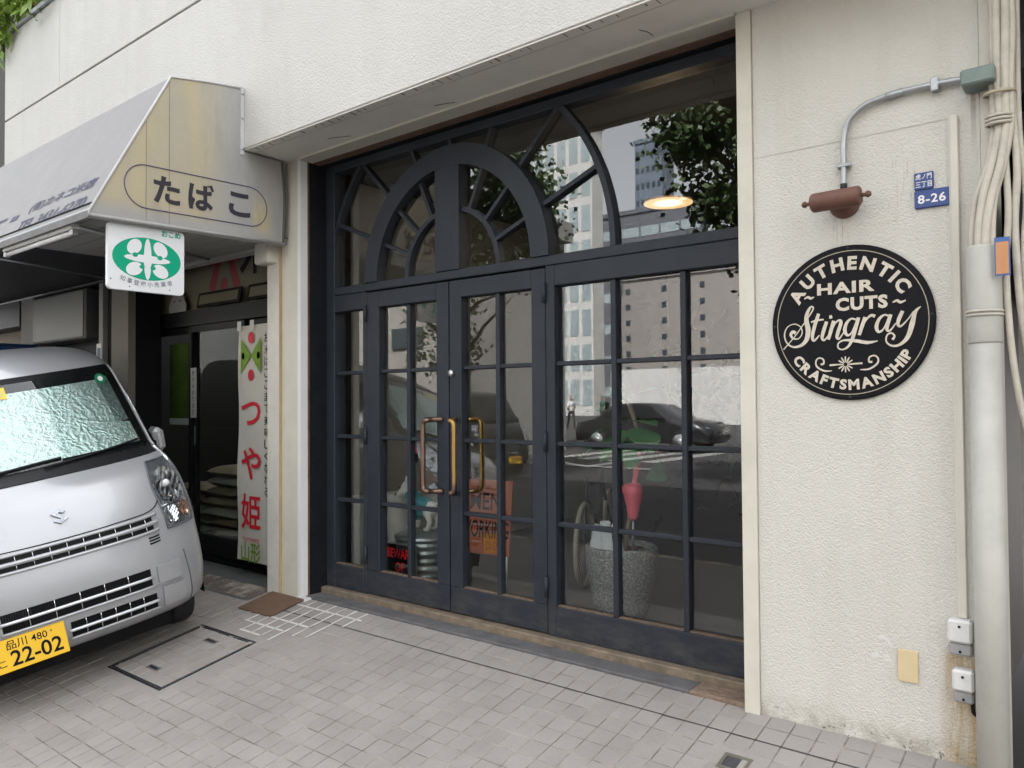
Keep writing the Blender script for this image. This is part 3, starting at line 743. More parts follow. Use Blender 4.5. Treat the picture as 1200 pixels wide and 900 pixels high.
stroke(mb, [(496, 420), (478, 480), (462, 530), (440, 568), (410, 582), (388, 572), (390, 548), (420, 534), (480, 540), (540, 552), (592, 546)], [9, 10, 9, 6, 4, 4, 4, 5, 9, 9, 2])
stroke(mb, [(530, 420), (514, 465), (498, 512)], [9, 10, 8]); stroke(mb, [(510, 480), (536, 434), (560, 414), (580, 420)], [3, 4, 7, 9])
stroke(mb, [(650, 424), (626, 416), (600, 436), (586, 474), (596, 500), (620, 488), (644, 440)], [5, 5, 8, 10, 7, 4, 3]); stroke(mb, [(658, 416), (642, 462), (638, 490), (652, 498), (682, 462)], [9, 10, 8, 5, 3])
stroke(mb, [(716, 402), (698, 440), (692, 468), (706, 478), (740, 446), (768, 408)], [9, 10, 8, 5, 3, 3])
stroke(mb, [(802, 386), (776, 412), (760, 470), (738, 534), (700, 570), (660, 574), (634, 552), (638, 520), (660, 510), (674, 526), (664, 544)], [2, 9, 13, 11, 7, 5, 4, 4, 4, 5, 7])
for pts in ([(208, 300), (228, 292), (244, 300), (262, 294)], [(668, 356), (690, 348), (706, 358), (732, 350)]): stroke(mb, pts, [3, 7, 7, 3])
mb.build('script_lettering', M['signcream'], sg)
mb = MB()
for k in range(12):
    a = PI*k/6; stroke(mb, [(424+10*math.cos(a), 660+10*math.sin(a)), (424+26*math.cos(a), 660+26*math.sin(a)), (424+42*math.cos(a), 660+42*math.sin(a))], [2, 4, 3], 2)
stroke(mb, [(340, 662), (365, 661), (395, 660)], [5, 5, 3]); stroke(mb, [(452, 659), (485, 658), (512, 657)], [3, 5, 5])
stroke(mb, [(352, 692), (308, 690), (272, 668), (266, 640), (282, 622), (306, 630), (308, 652), (292, 656)], [2, 5, 5, 4, 4, 4, 5, 6])
stroke(mb, [(500, 690), (545, 688), (584, 664), (592, 638), (574, 620), (548, 628), (546, 650), (562, 652)], [2, 5, 5, 4, 4, 4, 5, 6])
mb.build('ornament', M['signcream'], sg)
for a in (90, 180, 270, 2):
    MB().lathe([(0, .004), (.004, .0035), (.006, .001), (.006, 0)][::-1], (SC.x+SR*.962*math.cos(R(a)), -.0125, SC.z+SR*.962*math.sin(R(a))), (0, -1, 0), 10).build('screw', M['darkgrey'], sg)

# address plates
ad = thing('district_plate', 'small square blue enamel plate with the district name in white', 'plate', (-.614, 0, 2.115))
bx(-.646, -.582, -.009, -.0005, 2.0845, 2.148, ch=.002).build('plate', M['blue'], ad)
mb = MB(); put_text(mb, fit_geo(text_geo('虎ノ門', 1, .012), w=.054, h=.021), (-.614, -.0098, 2.132), ax_, ay_); put_text(mb, fit_geo(text_geo('三丁目', 1, .012), w=.054, h=.022), (-.614, -.0098, 2.103), ax_, ay_)
mb.build('lettering', M['white'], ad)
ad = thing('house_number_plate', 'blue enamel plate reading 8-26 beside the raceway', 'plate', (-.588, 0, 2.048))
bx(-.646, -.530, -.011, -.0005, 2.014, 2.081, ch=.003).build('plate', M['blue'], ad)
mb = MB(); put_text(mb, fit_geo(text_geo('8-26', 1, .022, spacing=1.1), w=.092, h=.033), (-.588, -.0118, 2.047), ax_, ay_); mb.build('lettering', M['white'], ad)

# wall lamp
lp = thing('wall_lamp', 'rust brown cylindrical wall lamp on a domed base above the round sign', 'lamp', (-.90, 0, 2.075))
MB().lathe([(.058, .0), (.058, .012), (.052, .024), (.036, .038), (.0, .044)], (-.896, -.0005, 2.078), (0, -1, 0), 28).build('base', M['rustlamp'], lp)
MB().tube([(-.896, -.03, 2.085), (-.896, -.09, 2.082)], .013, 10).build('neck', M['rustlamp'], lp)
la = Vector((1, 0, .012)).normalized(); lc = Vector((-.897, -.115, 2.073))
MB().lathe([(.0, -.092), (.030, -.091), (.036, -.085), (.037, -.08), (.037, .08), (.036, .085), (.030, .091), (.0, .092)], lc, la, 32).build('shade', M['rustlamp'], lp)
for s_ in (-1, 1):
    MB().lathe([(.008, 0), (.008, .012), (.006, .014), (.012, .02), (.013, .027), (.008, .035), (0, .037)], lc + la*(.0915*s_), la*s_, 14).build('end_knob', M['rustlamp'], lp)
cd = thing('conduit', 'bent galvanised conduit running from the junction box down to the wall lamp', 'conduit', (-.69, 0, 2.4))
pts = spline([(-.893, -.022, 2.142), (-.892, -.022, 2.23), (-.890, -.022, 2.325), (-.872, -.022, 2.392), (-.822, -.022, 2.438), (-.75, -.022, 2.456), (-.66, -.022, 2.462), (-.55, -.022, 2.460), (-.468, -.022, 2.455)], 6)
MB().tube(pts, .0105, 12).build('tube', M['galv'], cd)
MB().tube([(-.736, -.022, 2.457), (-.675, -.022, 2.4615)], .0132, 12).build('coupling', M['galv'], cd)
MB().tube([(-.893, -.022, 2.128), (-.893, -.022, 2.152)], .0135, 12).build('end_collar', M['darkgrey'], cd)
bx(-.918, -.866, -.034, -.0005, 2.216, 2.230, ch=.003).build('strap', M['galv'], cd)
bx(-.582, -.556, -.034, -.0005, 2.434, 2.486, ch=.003).build('strap', M['galv'], cd)
bx(-.475, -.372, -.112, -.0065, 2.400, 2.456, ch=.006).build('junction_box', M['greenmetal'], None, 'grey green metal junction box at the end of the conduit', 'junction box')
# surface raceway
rw = thing('raceway', 'flat cream cable raceway running up the wall beside the address plates', 'raceway', (-.512, 0, 1.4))
bx(-.526, -.499, -.018, -.0005, .525, 2.334, ch=.003).build('cover', M['trim'], rw)
bx(-.531, -.527, -.010, -.0005, .525, 2.334).build('flange', M['trim'], rw)
# meter boxes, blank plate
def mbox(x0, x1, z0, z1, label):
    b = thing('terminal_box', label, 'box', ((x0+x1)/2, 0, (z0+z1)/2)); zm = z0 + (z1-z0)*.34
    bx(x0, x1, -.052, -.0005, zm+.002, z1, ch=.008).build('lid', M['whitebox'], b)
    bx(x0+.003, x1-.003, -.042, -.0005, z0, zm, ch=.006).build('base', M['greybox'], b)
    for z in (z1-.022, z0+.014): MB().lathe([(.0045, 0), (.0045, .003), (0, .004)], ((x0+x1)/2, -.052 if z > zm else -.042, z), (0, -1, 0), 10).build('screw', M['dark'], b)
mbox(-.559, -.481, .398, .524, 'upper white plastic terminal box under the raceway')
mbox(-.547, -.478, .232, .349, 'lower white plastic terminal box above the rust streak')
MB().tube([(-.488, -.02, .232), (-.486, -.02, .20), (-.470, -.02, .185), (-.455, -.02, .18)], .007, 8).build('black_cable', M['dark'], None, 'short black cable under the lower terminal box', 'cable')
bx(-.733, -.663, -.008, -.0005, .256, .374, ch=.002).build('blank_plate', M['beige'], None, 'plain beige cover plate low on the wall', 'plate')
smear = mat('white_filler_smear', (.68, .67, .64), .7, var=.1)
for pts, w in (([(-.800, .402), (-.785, .408), (-.770, .400), (-.758, .385), (-.752, .370)], .006), ([(-.825, .328), (-.812, .334), (-.800, .342)], .009)):
    P = spline([(x, z, 0) for x, z in pts], 4); mb = MB(); L = []
    for i, p in enumerate(P):
        t_ = (P[min(i+1, len(P)-1)] - P[max(i-1, 0)]).normalized(); n_ = Vector((-t_.y, t_.x, 0))*w*(.7+.5*math.sin(i*1.7)**2); L += [(p.x+n_.x, -.0016, p.y+n_.y), (p.x-n_.x, -.0016, p.y-n_.y)]
    mb.add(L, [(2*i, 2*i+1, 2*i+3, 2*i+2) for i in range(len(P)-1)]); mb.build('filler_smear', smear, bld)
# guard pipe with cables
gpz = thing('guard_pipe', 'thick grey cable guard pipe standing at the corner of the wall', 'pipe', (-.42, -.075, 0))
PC = (-.420, -.070)
MB().lathe([(.050, -.25), (.050, 1.50)], (PC[0], PC[1], 0), n=28).build('pipe', M['pipe'], gpz)
MB().lathe([(.0515, 1.50), (.0535, 1.505), (.0535, 1.83), (.050, 1.838), (.046, 1.838), (.046, 1.80), (.0, 1.80)], (PC[0], PC[1], 0), n=28).build('cap_sleeve', M['pipe'], gpz)
for z in (1.596, 1.609): MB().tube([(PC[0]+.0555*math.cos(2*PI*k/28), PC[1]+.0555*math.sin(2*PI*k/28), z) for k in range(28)], .0048, 6, closed=True).build('wire_band', M['cable'], gpz)
cr = random.Random(11)
CB = [(-.452, -.075, -.410, -.050, .0125), (-.430, -.092, -.392, -.062, .014), (-.408, -.096, -.372, -.066, .014), (-.424, -.060, -.404, -.035, .012), (-.392, -.082, -.356, -.060, .012), (-.442, -.048, -.388, -.030, .010)]
cl = ['outermost pale cable rising from the guard pipe along the wall edge', 'thick pale cable at the front of the bundle above the guard pipe', 'pale cable right of the thick one in the bundle above the guard pipe', 'pale cable at the back of the bundle close to the corner strip', 'slimmer pale cable on the right side of the bundle', 'thinnest pale cable tucked behind the bundle']
for (x0, y0, x1, y1, r), lb in zip(CB, cl):
    x1 += .028
    pts = [(x0, y0, 1.78), (x0, y0, 1.88)]
    for z in (2.0, 2.12, 2.26, 2.40, 2.6, 2.85, 3.2, 3.8, 4.6):
        f = min(1, max(0, (z-1.9)/.36)); f = f*f*(3-2*f)
        pts.append((x0+(x1-x0)*f + cr.uniform(-.005, .005), y0+(y1-y0)*f + cr.uniform(-.003, .003), z))
    MB().tube(spline(pts, 5), r, 10).build('cable', M['cable'], None, lb, 'cable', 'pale cables in the bundle at the wall corner')
CB2 = [(-.345, -.062, 1.15, -.352, -.05, .011, 'pale cable hanging down right of the guard pipe'), (-.318, -.05, 1.3, -.330, -.04, .012, 'pale cable bending down behind the tagged pipe'), (-.295, -.04, 1.2, -.312, -.03, .010, 'rightmost pale cable at the picture edge')]
for x0, y0, z0, x1, y1, r, lb in CB2:
    pts = [(x0+.05, y0+.03, z0), (x0+.02, y0+.02, z0+.15), (x0, y0, z0+.35), (x0-.01, y0, z0+.6), (x0, y0, z0+.8), (x1, y1, z0+1.05), (x1, y1, z0+1.5), (x1+.01, y1, 4.6)]
    MB().tube(spline(pts, 6), r, 10).build('cable', M['cable'], None, lb, 'cable', 'pale cables beside the guard pipe')
def band(z, c, rx, ry, r, m, nm, lb):
    MB().tube([(c[0]+rx*math.cos(2*PI*k/24), c[1]+ry*math.sin(2*PI*k/24), z+.004*math.sin(2*PI*k/24)) for k in range(24)], r, 6, closed=True).build(nm, m, None, lb, 'cable tie')
band(2.365, (-.366, -.052), .046, .045, .006, mat('tan_tie', (.42, .36, .25), .6), 'cable_tie', 'tan strap round the cable bundle by the junction box')
for z in (2.285, 2.272, 2.259): band(z, (-.366, -.052), .040, .041, .006, M['cable'], 'cable_tie', 'pale tape wound round the cables, %s of three turns' % {2.285: 'top', 2.272: 'middle', 2.259: 'bottom'}[z])
tg = thing('cable_tag', 'blue and orange tag hanging on the cables next to the guard pipe', 'tag', (-.36, -.13, 1.78))
bx(-.380, -.335, -.128, -.125, 1.722, 1.852).build('card', mat('tag_blue', (.05, .12, .34), .5), tg); bx(-.376, -.339, -.1295, -.1282, 1.728, 1.836).build('print', mat('tag_orange', (.52, .25, .11), .6, var=.1), tg)
# neighbour and alley
nb = thing('neighbour_wall', 'grey concrete neighbouring wall in the gap at the right edge', 'wall', (.4, .3, 0))
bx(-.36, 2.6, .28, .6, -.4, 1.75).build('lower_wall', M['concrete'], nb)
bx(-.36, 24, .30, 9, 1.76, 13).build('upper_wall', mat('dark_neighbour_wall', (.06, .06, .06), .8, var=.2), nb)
mt = thing('meter_housing', 'black electric meter housing behind the cables at the right edge', 'meter', (-.27, .1, 1.9))
bx(-.335, -.12, .02, .2, 1.84, 2.03, ch=.008).build('case', M['darkgrey'], mt); bx(-.335, -.12, .01, .2, 2.36, 2.46, ch=.01).build('hood', M['dark'], mt)
for k, (z, dx) in enumerate(((1.55, 0), (1.48, .02), (1.62, .01))):
    MB().tube(spline([(-.30+dx, -.02, z+.2), (-.31+dx, -.03, z+.05), (-.29+dx, -.04, z-.08), (-.24+dx, -.03, z-.12), (-.16, .0, z-.05)], 6), .009, 8).build('dark_cable', M['dark'], None, ['upper', 'lower', 'highest'][k] + ' dark looping cable at the right edge beside the guard pipe', 'cable')

# ================================================================ awning
AX = -4.54; AXL = -11.0
aw = thing('awning', 'faded grey canvas awning with yellowed end panel over the rice shop', 'awning', (-7, -.7, 2.4))
def canvas(name, c, stain):
    t = NT(name); t.coord(); x, y, z = t.xyz()
    cc = t.mix(t.noise(2.5, 5, .6), tuple(v*.85 for v in c), tuple(v*1.1 for v in c))
    if stain:
        m1 = t.math('MULTIPLY', t.step(y, -.42, -.72), t.ramp(t.noise(3, 4, .6, stretch=(1, 2.2, .3)), .08, .55))
        m2 = t.math('MULTIPLY', t.math('MULTIPLY', t.step(y, -.32, -.26), t.step(y, -.13, -.2)), t.step(z, 2.75, 2.55))
        edge = t.step(z, 2.40, 2.5)
        cc = t.mix(t.math('MULTIPLY', t.math('MULTIPLY', t.math('MAXIMUM', m1, m2), edge), .72), cc, (.47, .39, .22))
    cc = t.mix(t.math('MULTIPLY', t.ramp(t.noise(3, 6, .7, stretch=(3, 3, .5)), .5, .8), .35), cc, (.16, .155, .15))
    t.col(cc); t.set(Roughness=.6); t.bump(t.noise(5, 3), .25, .02, t.bump(t.noise(300, 2), .15, .001)); return t.m
cf, ce = canvas('canvas_front', (.215, .208, .205), False), canvas('canvas_end', (.34, .335, .32), True)
prof = [(-.365, 3.368), (-.60, 3.335), (-.852, 3.288), (-1.318, 2.392)]
mb = MB(); N = 26
for k in range(N):
    xa, xb = AXL+(AX-AXL)*k/N, AXL+(AX-AXL)*(k+1)/N
    for j in range(len(prof)-1):
        mb.add([(xa, *prof[j]), (xb, *prof[j]), (xb, *prof[j+1]), (xa, *prof[j+1])], [(0, 3, 2, 1)])
mb.build('canopy', cf, aw)
mb = MB(); mb.box(AXL, AX+.002, -1.324, -1.312, 2.352, 2.391); mb.build('front_hem', mat('canvas_hem', (.19, .187, .187), .7, var=.15, vscale=8, grime=.4), aw)
ep = [(-.365, 3.368), (-.60, 3.335), (-.852, 3.288), (-1.318, 2.392), (-1.318, 2.350), (-.045, 2.378), (-.045, 2.955), (-.365, 2.958)]
MB().prism(ep, (AX-.004, 0, 0), (0, 1, 0), (0, 0, 1), (.006, 0, 0)).build('end_panel', ce, aw, label='yellow stained end panel of the awning')
MB().tube([(AX+.002, -.365, 3.37), (AX+.002, -.60, 3.337), (AX+.002, -.852, 3.29), (AX+.002, -1.318, 2.394), (AX+.002, -1.32, 2.36)], .008, 8).build('piping', mat('piping_pale', (.50, .49, .49), .6), aw)
for y0, y1 in ((-1.0, -1.0), (-.86, -.86)):
    MB().box(AX+.0015, AX+.0032, y0-.002, y0+.002, 2.37, 2.98 if y0 < -.9 else 3.27).build('seam', mat('seam_grey', (.24, .22, .18), .8), aw)
bx(AX+.002, AX+.010, -.385, -.362, 2.93, 3.37).build('edge_binding', mat('binding', (.50, .50, .51), .6), aw)
for z in (3.33, 3.17, 2.97): MB().lathe([(.010, 0), (.009, .004), (0, .006)], (AX+.009, -.374, z), (1, 0, 0), 12).build('rivet', M['galv'], aw)
MB().tube([(AX+.006, -1.316, 2.366), (AX+.006, -.7, 2.380), (AX+.006, -.05, 2.394)], .012, 8).build('bottom_hem', mat('hem_grey', (.34, .335, .33), .7, var=.15), aw)
MB().tube(spline([(AX+.004, -.07, 2.95), (AX+.010, -.052, 2.7), (AX+.004, -.06, 2.40)], 6), .009, 6).build('edge_cord', mat('dark_cord', (.09, .09, .08), .8), aw)
# lettering on end panel: capsule outline and three kana
E1, E2 = Vector((0, 1, 0)), Vector((0, 0, 1)); EX = AX+.0036
ink = mat('navy_ink', (.022, .022, .032), .7, var=.1)
cap = []
for k in range(19): a = PI/2 - PI*k/18; cap.append((-.315+.128*math.cos(a), 2.600+.128*math.sin(a)+.004))
for k in range(19): a = -PI/2 - PI*k/18; cap.append((-1.0+.128*math.cos(a), 2.590+.128*math.sin(a)))
MB().tube([(EX, y, z) for y, z in cap], .0035, 5, closed=True).build('capsule_outline', mat('capsule_ink', (.10, .09, .16), .7), aw)
for c, y, z, h in (('た', -.875, 2.592, .165), ('ば', -.655, 2.598, .172), ('こ', -.39, 2.600, .155)):
    mb = MB(); put_text(mb, fit_geo(text_geo(c, 1, .034), w=h*1.0, h=h), (EX+.001, y, z), E1, E2); mb.build('lettering', ink, aw)
# faded lettering on the sloping front
sl_ = Vector((0, .466, .896)).normalized(); sn = Vector((0, -.896, .466)).normalized(); fade = mat('faded_ink', (.085, .088, .135), .8, var=.2)
def slope_pt(x, f, d=.003): return Vector((x, -1.318+.466*f, 2.392+.896*f)) + sn*d
for body, x, f, h, w in (('(有)カネコ米店', -5.20, .235, .10, .98), ('TEL 3431-6270', -5.20, .095, .085, 1.02), ('たばこ', -6.45, .17, .20, .75), ('ー', -5.92, .20, .05, .12)):
    mb = MB(); put_text(mb, fit_geo(text_geo(body, 1, .02), w=w, h=h), slope_pt(x, f), Vector((1, 0, 0)), sl_); mb.build('lettering', fade, aw)
# slatted soffit under the awning
SLX = -6.10
for k in range(9):
    y = -1.29 + k*.142
    bx(SLX, AX-.02, y, y+.134, 2.428, 2.44).build('soffit_slat', mat('soffit_slat_paint', (.34, .335, .32), .6, var=.08) if k == 0 else bpy.data.materials['soffit_slat_paint'], aw)
bx(SLX, AX-.02, -1.30, 0, 2.442, 2.446).build('slat_backing', M['dark'], aw)
bx(SLX, AX-.02, -.012, .0, 2.40, 2.44).build('soffit_trim', bpy.data.materials['soffit_slat_paint'], aw)
bx(AXL, SLX-.002, -1.30, -.01, 2.452, 2.458).build('added_shade_sheet', navy, aw)  # added dark sheet standing in for the shade under the canopy
MB().tube([(AXL, -1.30, 2.40), (AX-.02, -1.30, 2.40)], .014, 8).build('front_pipe', M['galv'], aw)
for x in (-5.0, -6.5): MB().tube([(x, -1.30, 2.40), (x-.5, -.05, 2.405)], .012, 8).build('rafter_pipe', M['galv'], aw)
# fluorescent lamp
fl = thing('tube_lamp', 'unlit fluorescent batten lamp under the awning front edge', 'lamp', (-5.35, -1.27, 2.35))
bx(-5.92, -4.83, -1.30, -1.25, 2.335, 2.372, ch=.006).build('batten', M['whitebox'], fl)
MB().tube([(-5.88, -1.275, 2.318), (-4.87, -1.275, 2.318)], .014, 12).build('tube', mat('tube_glass', (.75, .75, .74), .2, var=0), fl)
for x in (-5.90, -4.85): bx(x-.02, x+.02, -1.292, -1.258, 2.30, 2.336, ch=.004).build('lamp_holder', M['galv'], fl)

# ================================================================ rice sign
RX = -4.57
rs = thing('rice_shop_sign', 'white hanging sign with a green oval and white rice grain emblem', 'sign', (RX, -.975, 2.16))
def rrect(y0, y1, z0, z1, r, n=6):
    out = []
    for cy, cz, a0 in ((y1-r, z1-r, 0), (y0+r, z1-r, 90), (y0+r, z0+r, 180), (y1-r, z0+r, 270)):
        out += [(cy+r*math.cos(R(a0+90*k/n)), cz+r*math.sin(R(a0+90*k/n))) for k in range(n+1)]
    return out
MB().prism(rrect(-1.203, -.748, 1.972, 2.362, .028), (RX-.03, 0, 0), (0, 1, 0), (0, 0, 1), (.03, 0, 0)).build('panel', mat('white_sign_plastic', (.76, .77, .78), .35, var=.05, vscale=4), rs)
def ovl(cy, cz, ry, rz, rot=0, n=36):
    return [(cy + ry*math.cos(a)*math.cos(rot) - rz*math.sin(a)*math.sin(rot), cz + ry*math.cos(a)*math.sin(rot) + rz*math.sin(a)*math.cos(rot)) for a in [2*PI*k/n for k in range(n)]]
def flatp(name, pts, d, m, parent): MB().prism(pts, (RX+d, 0, 0), (0, 1, 0), (0, 0, 1), (.0006, 0, 0)).build(name, m, parent)
OC = (-.975, 2.168); grn = mat('sign_green', (.0, .36, .20), .4, var=.06)
flatp('oval', ovl(*OC, .205, .126), .0003, grn, rs)
wht = mat('sign_white', (.78, .79, .80), .4, var=.03)
flatp('cross_grain', ovl(*OC, .138, .023), .0012, wht, rs); flatp('cross_grain', ovl(OC[0], OC[1]-.001, .023, .122), .0020, wht, rs)
for sy in (-1, 1):
    for sz in (-1, 1):
        cy, cz = OC[0]+sy*.078, OC[1]+sz*.065
        if sz > 0: nt = (cy - sy*.004, cz-.048)
        else: nt = (cy - sy*.046, cz+.016)
        flatp('grain', ovl(cy, cz, .050, .038, R(52)*sy*sz*-1 if sz > 0 else R(25)*sy*-1), .0012, wht, rs)
        flatp('grain_notch', ovl(nt[0], nt[1], .016, .013), .0020, grn, rs)
mb = MB(); put_text(mb, fit_geo(text_geo('おこめ', 1, .028), w=.118, h=.038), (RX+.0012, -.832, 2.336), E1, E2); mb.build('lettering', grn, rs)
mb = MB(); tx = '知事登録小売業者'; gink = mat('sign_grey_ink', (.20, .20, .25), .6)
for k, c in enumerate(tx):
    u = (k-(len(tx)-1)/2)/3.5; put_text(mb, fit_geo(text_geo(c, 1, .01), h=.031), (RX+.0012, OC[0]-.005+u*.14, 2.018+u*u*.022), E1, E2, rot=u*.28)
mb.build('lettering', gink, rs)
for y in (-1.10, -.86): MB().tube([(RX-.015, y, 2.352), (RX-.015, y, 2.42)], .005, 6).build('hanger', M['dark'], rs)
for y, z in ((-1.187, 2.03), (-1.08, 1.995), (-.84, 1.998), (-.80, 2.35)): MB().lathe([(.004, 0), (0, .002)], (RX+.0004, y, z), (1, 0, 0), 8).build('screw', M['darkgrey'], rs)

# ================================================================ kei van
LV_ = np.array([  # z, nose x, half width, corner depth, exponent, rear x
 (.24, .43, .66, .25, 3.0, -2.80), (.28, .485, .705, .27, 3.0, -2.83), (.34, .515, .728, .29, 3.1, -2.85), (.46, .535, .7375, .30, 3.2, -2.86), (.58, .535, .7375, .30, 3.2, -2.86),
 (.66, .525, .7375, .30, 3.2, -2.86), (.80, .502, .7375, .30, 3.1, -2.86), (.92, .470, .735, .31, 3.0, -2.86), (1.03, .410, .725, .31, 2.9, -2.86), (1.10, .34, .710, .31, 2.8, -2.86),
 (1.14, .26, .695, .29, 2.7, -2.86), (1.17, .19, .682, .26, 2.6, -2.86), (1.20, .14, .673, .25, 2.5, -2.86), (1.40, -.04, .655, .23, 2.5, -2.85), (1.66, -.28, .632, .22, 2.4, -2.83),
 (1.72, -.36, .622, .24, 2.4, -2.82), (1.77, -.46, .606, .28, 2.4, -2.80), (1.815, -.58, .578, .34, 2.4, -2.77), (1.85, -.74, .535, .40, 2.3, -2.72), (1.875, -.95, .455, .42, 2.2, -2.62), (1.89, -1.2, .33, .40, 2.1, -2.45), (1.895, -1.45, .15, .30, 2.0, -2.2)])
_zf = np.arange(.24, 1.8951, .005)
_tab = np.stack([np.interp(_zf, LV_[:, 0], LV_[:, k]) for k in range(1, 6)], 1)
_k = np.exp(-.5*(np.arange(-6, 7)/2.6)**2); _k /= _k.sum()
_tab = np.stack([np.convolve(np.pad(_tab[:, k], 6, mode='reflect', reflect_type='odd'), _k, 'valid') for k in range(5)], 1)
def lev(z): return [float(np.interp(z, _zf, _tab[:, k])) for k in range(5)]
def vsurf(z, y):
    xf, w, a, n, xr = lev(z); q = min(1.0, abs(y)/w)
    return Vector((xf - a + a*max(0.0, 1-q**n)**(1/n), max(-w, min(w, y)), z))
def vnorm(z, y):
    e = .004; a = vsurf(z, y+e) - vsurf(z, y-e); b = vsurf(z+e, y) - vsurf(z-e, y); n = a.cross(b)
    return n.normalized() if n.length > 1e-12 else Vector((1, 0, 0))
def vp(y, z, off=0.0): return vsurf(z, y) + vnorm(z, y)*off
def vpatch(fy, z0, z1, off, thick, ny=16, nz=10, smooth=True):
    """slab following the nose; fy(z)->(y0,y1)"""
    mb = MB(); top = []; bot = []
    for j in range(nz+1):
        z = z0 + (z1-z0)*j/nz; y0, y1 = fy(z)
        for i in range(ny+1):
            y = y0 + (y1-y0)*i/ny; top.append(vp(y, z, off)); bot.append(vp(y, z, off-thick))
    w = ny+1; fs = []
    for j in range(nz):
        for i in range(ny): fs.append((j*w+i, j*w+i+1, (j+1)*w+i+1, (j+1)*w+i))
    mb.add(top, fs, smooth)
    edge = [i for i in range(w)] + [j*w+ny for j in range(1, nz+1)] + [nz*w+i for i in range(ny-1, -1, -1)] + [j*w for j in range(nz-1, 0, -1)]
    m = len(edge); mb.add([top[i] for i in edge] + [bot[i] for i in edge], [(i, m+i, m+(i+1) % m, (i+1) % m) for i in range(m)])
    return mb
def vtube(pts, r, off, n=6, k=6):
    P = spline([(y, z, 0) for y, z in pts], k); return MB().tube([vp(p.x, p.y, off) for p in P], r, n)
def make_van(name, label, group, paint, plate, shade=True, text=('品川 480', '22-02', 'こ')):
    root = thing(name, label, 'van', (0, 0, 0), group); OFF[root.name] = Vector()
    zs = [.24, .25, .27, .30, .33, .38, .44, .50, .56, .61, .66, .72, .77, .82, .87, .91, .95, .99, 1.03, 1.05, 1.07, 1.09, 1.105, 1.12, 1.14, 1.17, 1.22, 1.3, 1.4, 1.5, 1.6, 1.66, 1.69, 1.72, 1.745, 1.77, 1.79, 1.81, 1.83, 1.85, 1.865, 1.877, 1.886, 1.892, 1.895]
    mb = MB(); ringn = None; vs_ = []
    TH = [math.sin(PI/2*k/20) for k in range(21)]
    for z in zs:
        xf, w, a, n, xr = lev(z); row = []
        half = []
        for k in range(25):
            tt = PI/2*k/24; half.append((xf-a+a*max(0, math.cos(tt))**(2/n), w*math.sin(tt)**(2/n)))
        for k in range(1, 9): half.append((xf-a+(xr+.08-xf+a)*k/8, w))
        half += [(xr+.03, w*.985), (xr, w*.90), (xr-.005, w*.5), (xr-.005, 0)]
        row = half + [(x, -y) for x, y in half[-2:0:-1]]
        ringn = len(row); vs_ += [(x, y, z) for x, y in row]
    fs = [(i*ringn+k, i*ringn+(k+1) % ringn, (i+1)*ringn+(k+1) % ringn, (i+1)*ringn+k) for i in range(len(zs)-1) for k in range(ringn)]
    fs += [tuple(range(ringn))[::-1], tuple(range((len(zs)-1)*ringn, len(zs)*ringn))]
    mb.add(vs_, fs, True)
    body = mb.build('body', paint, root, local=True)
    # windscreen: black surround, foil sunshade, glass
    ws = vpatch(lambda z: (-lev(z)[1]*.945, lev(z)[1]*.945), 1.18, 1.712, .004, .004, 26, 14).build('windscreen', VM['black'], root, local=True)
    if shade:
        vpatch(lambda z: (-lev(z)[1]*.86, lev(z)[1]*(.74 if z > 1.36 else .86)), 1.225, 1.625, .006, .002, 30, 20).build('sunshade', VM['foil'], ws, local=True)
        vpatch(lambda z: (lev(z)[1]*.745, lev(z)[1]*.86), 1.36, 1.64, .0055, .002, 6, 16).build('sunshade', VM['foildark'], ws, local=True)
    vpatch(lambda z: (-lev(z)[1]*.905, lev(z)[1]*.905), 1.200, 1.675, .0095, .001, 26, 14).build('glass', VM['wsglass'], ws, local=True)
    if shade:
        c = (.50, 1.625); mb = MB(); pts = [vp(c[0]+.032*math.cos(2*PI*k/18), c[1]+.032*math.sin(2*PI*k/18), .0105) for k in range(18)]
        mb.add(pts, [tuple(range(18))]); st = mb.build('green_sticker', VM['sticker'], ws, local=True)
        mb = MB(); pts = [vp(c[0]+.016*math.cos(2*PI*k/14), c[1]+.016*math.sin(2*PI*k/14), .0115) for k in range(14)]; mb.add(pts, [tuple(range(14))]); mb.build('sticker_dot', VM['white'], ws, local=True)
        mb = MB(); mb.add([vp(y, z, .0105) for y, z in ((-.30, 1.595), (-.03, 1.595), (-.03, 1.66), (-.30, 1.66))], [(0, 1, 2, 3)]); mb.build('yellow_sticker', VM['yellow'], ws, local=True)
    # cowl + wipers
    vpatch(lambda z: (-lev(z)[1]*.93, lev(z)[1]*.93), 1.150, 1.202, .006, .006, 22, 4).build('cowl', VM['plastic'], root, local=True)
    for pts in ([(-.55, 1.185), (-.30, 1.200), (-.05, 1.218), (.12, 1.225)], [(.02, 1.19), (.25, 1.205), (.45, 1.222), (.56, 1.232)]):
        w_ = vtube(pts, .007, .018).build('wiper', VM['plastic'], root, local=True)
    # hood shut line, front grille
    vtube([(-.53, .96), (-.46, .872), (-.25, .855), (0, .850), (.25, .855), (.46, .872), (.53, .96)], .0035, .001, 5).build('shut_line', VM['black'], root, local=True)
    vpatch(lambda z: (-.445, .445), .752, .838, .002, .004, 26, 4).build('grille_opening', VM['black'], root, local=True)
    for z, r in ((.749, .010), (.793, .013), (.836, .009)):
        vtube([(-.47, z+.010), (-.36, z+.003), (0, z), (.36, z+.003), (.47, z+.010)], r, .006, 8, 8).build('grille_bar', paint, root, local=True)
    for k in range(-5, 6): vtube([(k*.081, .752), (k*.081, .795), (k*.081, .836)], .003, .004, 4, 2).build('grille_rib', VM['chrome'], root, local=True)
